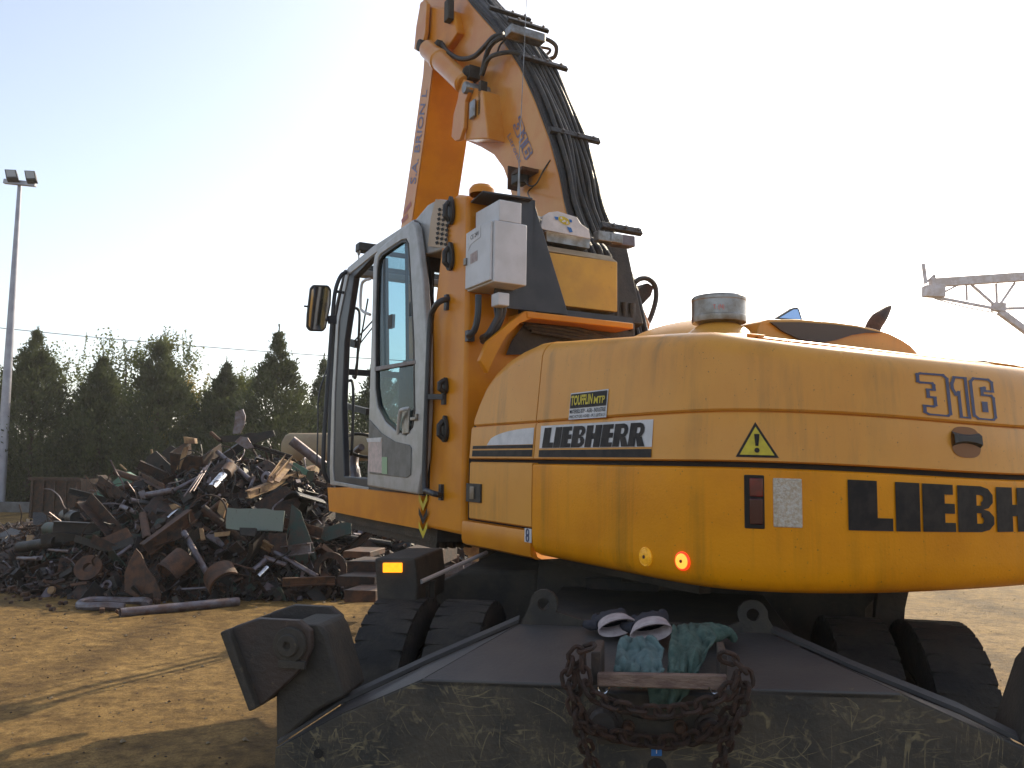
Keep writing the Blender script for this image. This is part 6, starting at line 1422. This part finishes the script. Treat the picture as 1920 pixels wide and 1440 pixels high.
for i, (px, ty, Y, w_, lab, fo) in enumerate(TR): tree_at('conifer_tree', px, ty, Y, w_*1.16, i+1, lab, 'conifer', 24000 if w_ > 150 else 13000, fold=fo+.22)
BT = [(105, 655, 27.5, 210, 'leaf', 'leafy green tree showing between the first two conifers'), (225, 632, 27, 190, 'leaf', 'leafy green tree with upright twigs between the second and third conifers'), (300, 612, 27.5, 130, 'leaf', 'tallest leafy green tree rising above the third conifer'), (340, 700, 28, 150, 'leafy', 'yellow-leaved bush between the third conifer and the small dense one'), (378, 722, 27.5, 120, 'leaf', 'low leafy green tree left of the small dense conifer'), (450, 688, 28, 110, 'leaf', 'loose leafy tree right of the small dense conifer'), (10, 690, 27.5, 160, 'leaf', 'leafy tree behind the floodlight mast'), (570, 745, 29, 140, 'leaf', 'low leafy tree right of the tall symmetrical conifer'), (650, 740, 29, 180, 'leaf', 'low leafy tree behind the cab doorway')]
for i, (px, ty, Y, w_, k, lab) in enumerate(BT): tree_at('leafy_tree', px, ty, Y, w_, 30+i, lab, k, 9000)
# dense undergrowth below the trees
mb = MB(); rr = random.Random(2)
for k in range(26000):
    x = rr.uniform(-22, 1.5); y = rr.uniform(26.5, 31); z = rr.random()**1.2*(2.0+.5*noise.noise(Vector((x*.6, 0, 0)))); dr = rv(); dr.z = abs(dr.z); L_ = rr.uniform(.10, .2); w_ = dr.cross(rv()).normalized()*L_*.4; p = Vector((x, y, z)); mb.quad(p, p+dr*L_*.5-w_, p+dr*L_, p+dr*L_*.5+w_)
for i in range(60):
    x = -22+i*.4; mb.box((x, 30.4+.4*noise.noise(Vector((x, 0, 0))), .8), (.26, 0, 0), (0, .3, 0), (0, 0, .9+.2*noise.noise(Vector((x, 3, 0)))))
o = mb.build('undergrowth', M['conifer'], smooth=0); tag(o, 'dark tangled undergrowth beneath the row of trees', 'undergrowth', kind='stuff')
# ================================================================ floodlight mast
Y0 = 24.5
base = at(-2, 952, Y0); base.z = 0; topp = at(37, 344, Y0)
E = empty('floodlight_mast', base); tag(E, 'tall galvanised mast with two floodlights on a crossbar at the left', 'floodlight mast')
mb = MB(); mb.tube([base, base.lerp(topp, .5), topp], [.15, .11, .055], 14); mb.build('pole', M['galv'], E)
mb = MB(); mb.beam(at(8, 340, Y0-.1), at(67, 346, Y0-.1), .12, .14); mb.build('crossbar', M['galv'], E, bevel=.01)
for (a, b) in (((8, 316), (33, 333)), ((45, 318), (68, 336))):
    P = [at(a[0], a[1]+1, Y0), at(b[0]-3, a[1]+2, Y0), at(b[0], b[1], Y0-.3), at(a[0]+3, b[1], Y0-.3)]
    n_ = (P[1]-P[0]).cross(P[2]-P[0]).normalized(); n_ = n_ if n_.y > 0 else -n_
    mb = MB(); mb.prism(P, n_*.16); fl_ = mb.build('floodlight', M['black'], E, bevel=.015)
    c = sum(P, Vector())/4; mb = MB(); mb.prism([c+(p-c)*.78-n_*.003 for p in P], -n_*.006); mb.build('lamp_glass', mat('lamp_glass', (.35, .32, .28), .2), fl_)
    mb = MB(); mb.beam(c-Vector((0, 0, .1)), c-Vector((0, -.05, .32)), .05, .05); mb.build('mounting_bracket', M['galv'], E)
# ================================================================ overhead cable
mb = MB(); a, b = at(-200, 593, 34), at(900, 684, 34); pts = [a.lerp(b, t/10)-Vector((0, 0, .5*(1-(2*t/10-1)**2)*.4)) for t in range(11)]; mb.tube(pts, .016, 6); o = mb.build('overhead_cable', M['black']); tag(o, 'thin black overhead cable crossing the sky above the trees', 'cable')
# ================================================================ lattice jib at the right
YT = 42
E = empty('crane_jib', at(1900, 560, YT)*1.0); tag(E, 'pale steel lattice jib reaching in from the right over the counterweight', 'crane')
def tr_(name, pairs, w_, m=M['truss'], both=True):
    for a, b, *k in pairs:
        ww = k[0] if k else w_
        for dy in ((0, 1.1) if both else (0,)): mb = MB(); mb.beam(at(*a, YT+dy), at(*b, YT+dy), ww, ww); mb.build(name, m, E)
tr_('top_chord', [((1745, 531), (2080, 508))], .42)
tr_('bottom_chord', [((1748, 556), (1868, 579)), ((1868, 579), (2080, 574))], .13)
tr_('lattice_bar', [((1770, 548), (1795, 535), .09), ((1812, 534), (1813, 564), .08), ((1822, 534), (1866, 573), .11), ((1868, 532), (1869, 570), .09), ((1903, 530), (1877, 568), .1), ((1935, 528), (1990, 574), .1), ((1990, 526), (1990, 574), .1)], .1)
tr_('tip_box', [((1733, 546), (1768, 548), .55)], .5, both=False)
tr_('node_box', [((1862, 575), (1882, 577), .42)], .4, both=False)
tr_('tip_post', [((1731, 494), (1736, 532), .14), ((1738, 528), (1752, 516), .1), ((1752, 516), (1752, 532), .1)], .12, both=False)
tr_('tie_rod', [((1752, 560), (1810, 576), .05), ((1810, 576), (1862, 586), .05), ((1880, 586), (2080, 590), .05)], .05)
tr_('support_leg', [((1874, 584), (2060, 720), .3)], .3, both=False)
a = at(2060, 720, YT); mb = MB(); mb.beam(a, Vector((a.x, a.y, 0)), .6, .6); mb.beam(at(2080, 508, YT), Vector((at(2080, 508, YT).x, YT, 0)), .6, .6); mb.build('tower_leg', M['truss'], E)
# ================================================================ air
mb = MB(); mb.box((0, 250, 6.6), (402, 0, 0), (0, 352, 0), (0, 0, 7.8)); hz_m = bpy.data.materials.new('haze'); hz_m.use_nodes = True; t = hz_m.node_tree; t.nodes.remove(t.nodes['Principled BSDF'])
v = t.nodes.new('ShaderNodeVolumePrincipled'); v.inputs['Color'].default_value = (.95, .93, .90, 1); v.inputs['Density'].default_value = .0011; v.inputs['Anisotropy'].default_value = .3
t.links.new(v.outputs[0], t.nodes['Material Output'].inputs['Volume'])
o = mb.build('haze', hz_m, smooth=0); tag(o, 'pale sunlit haze over the yard', 'haze', kind='stuff')
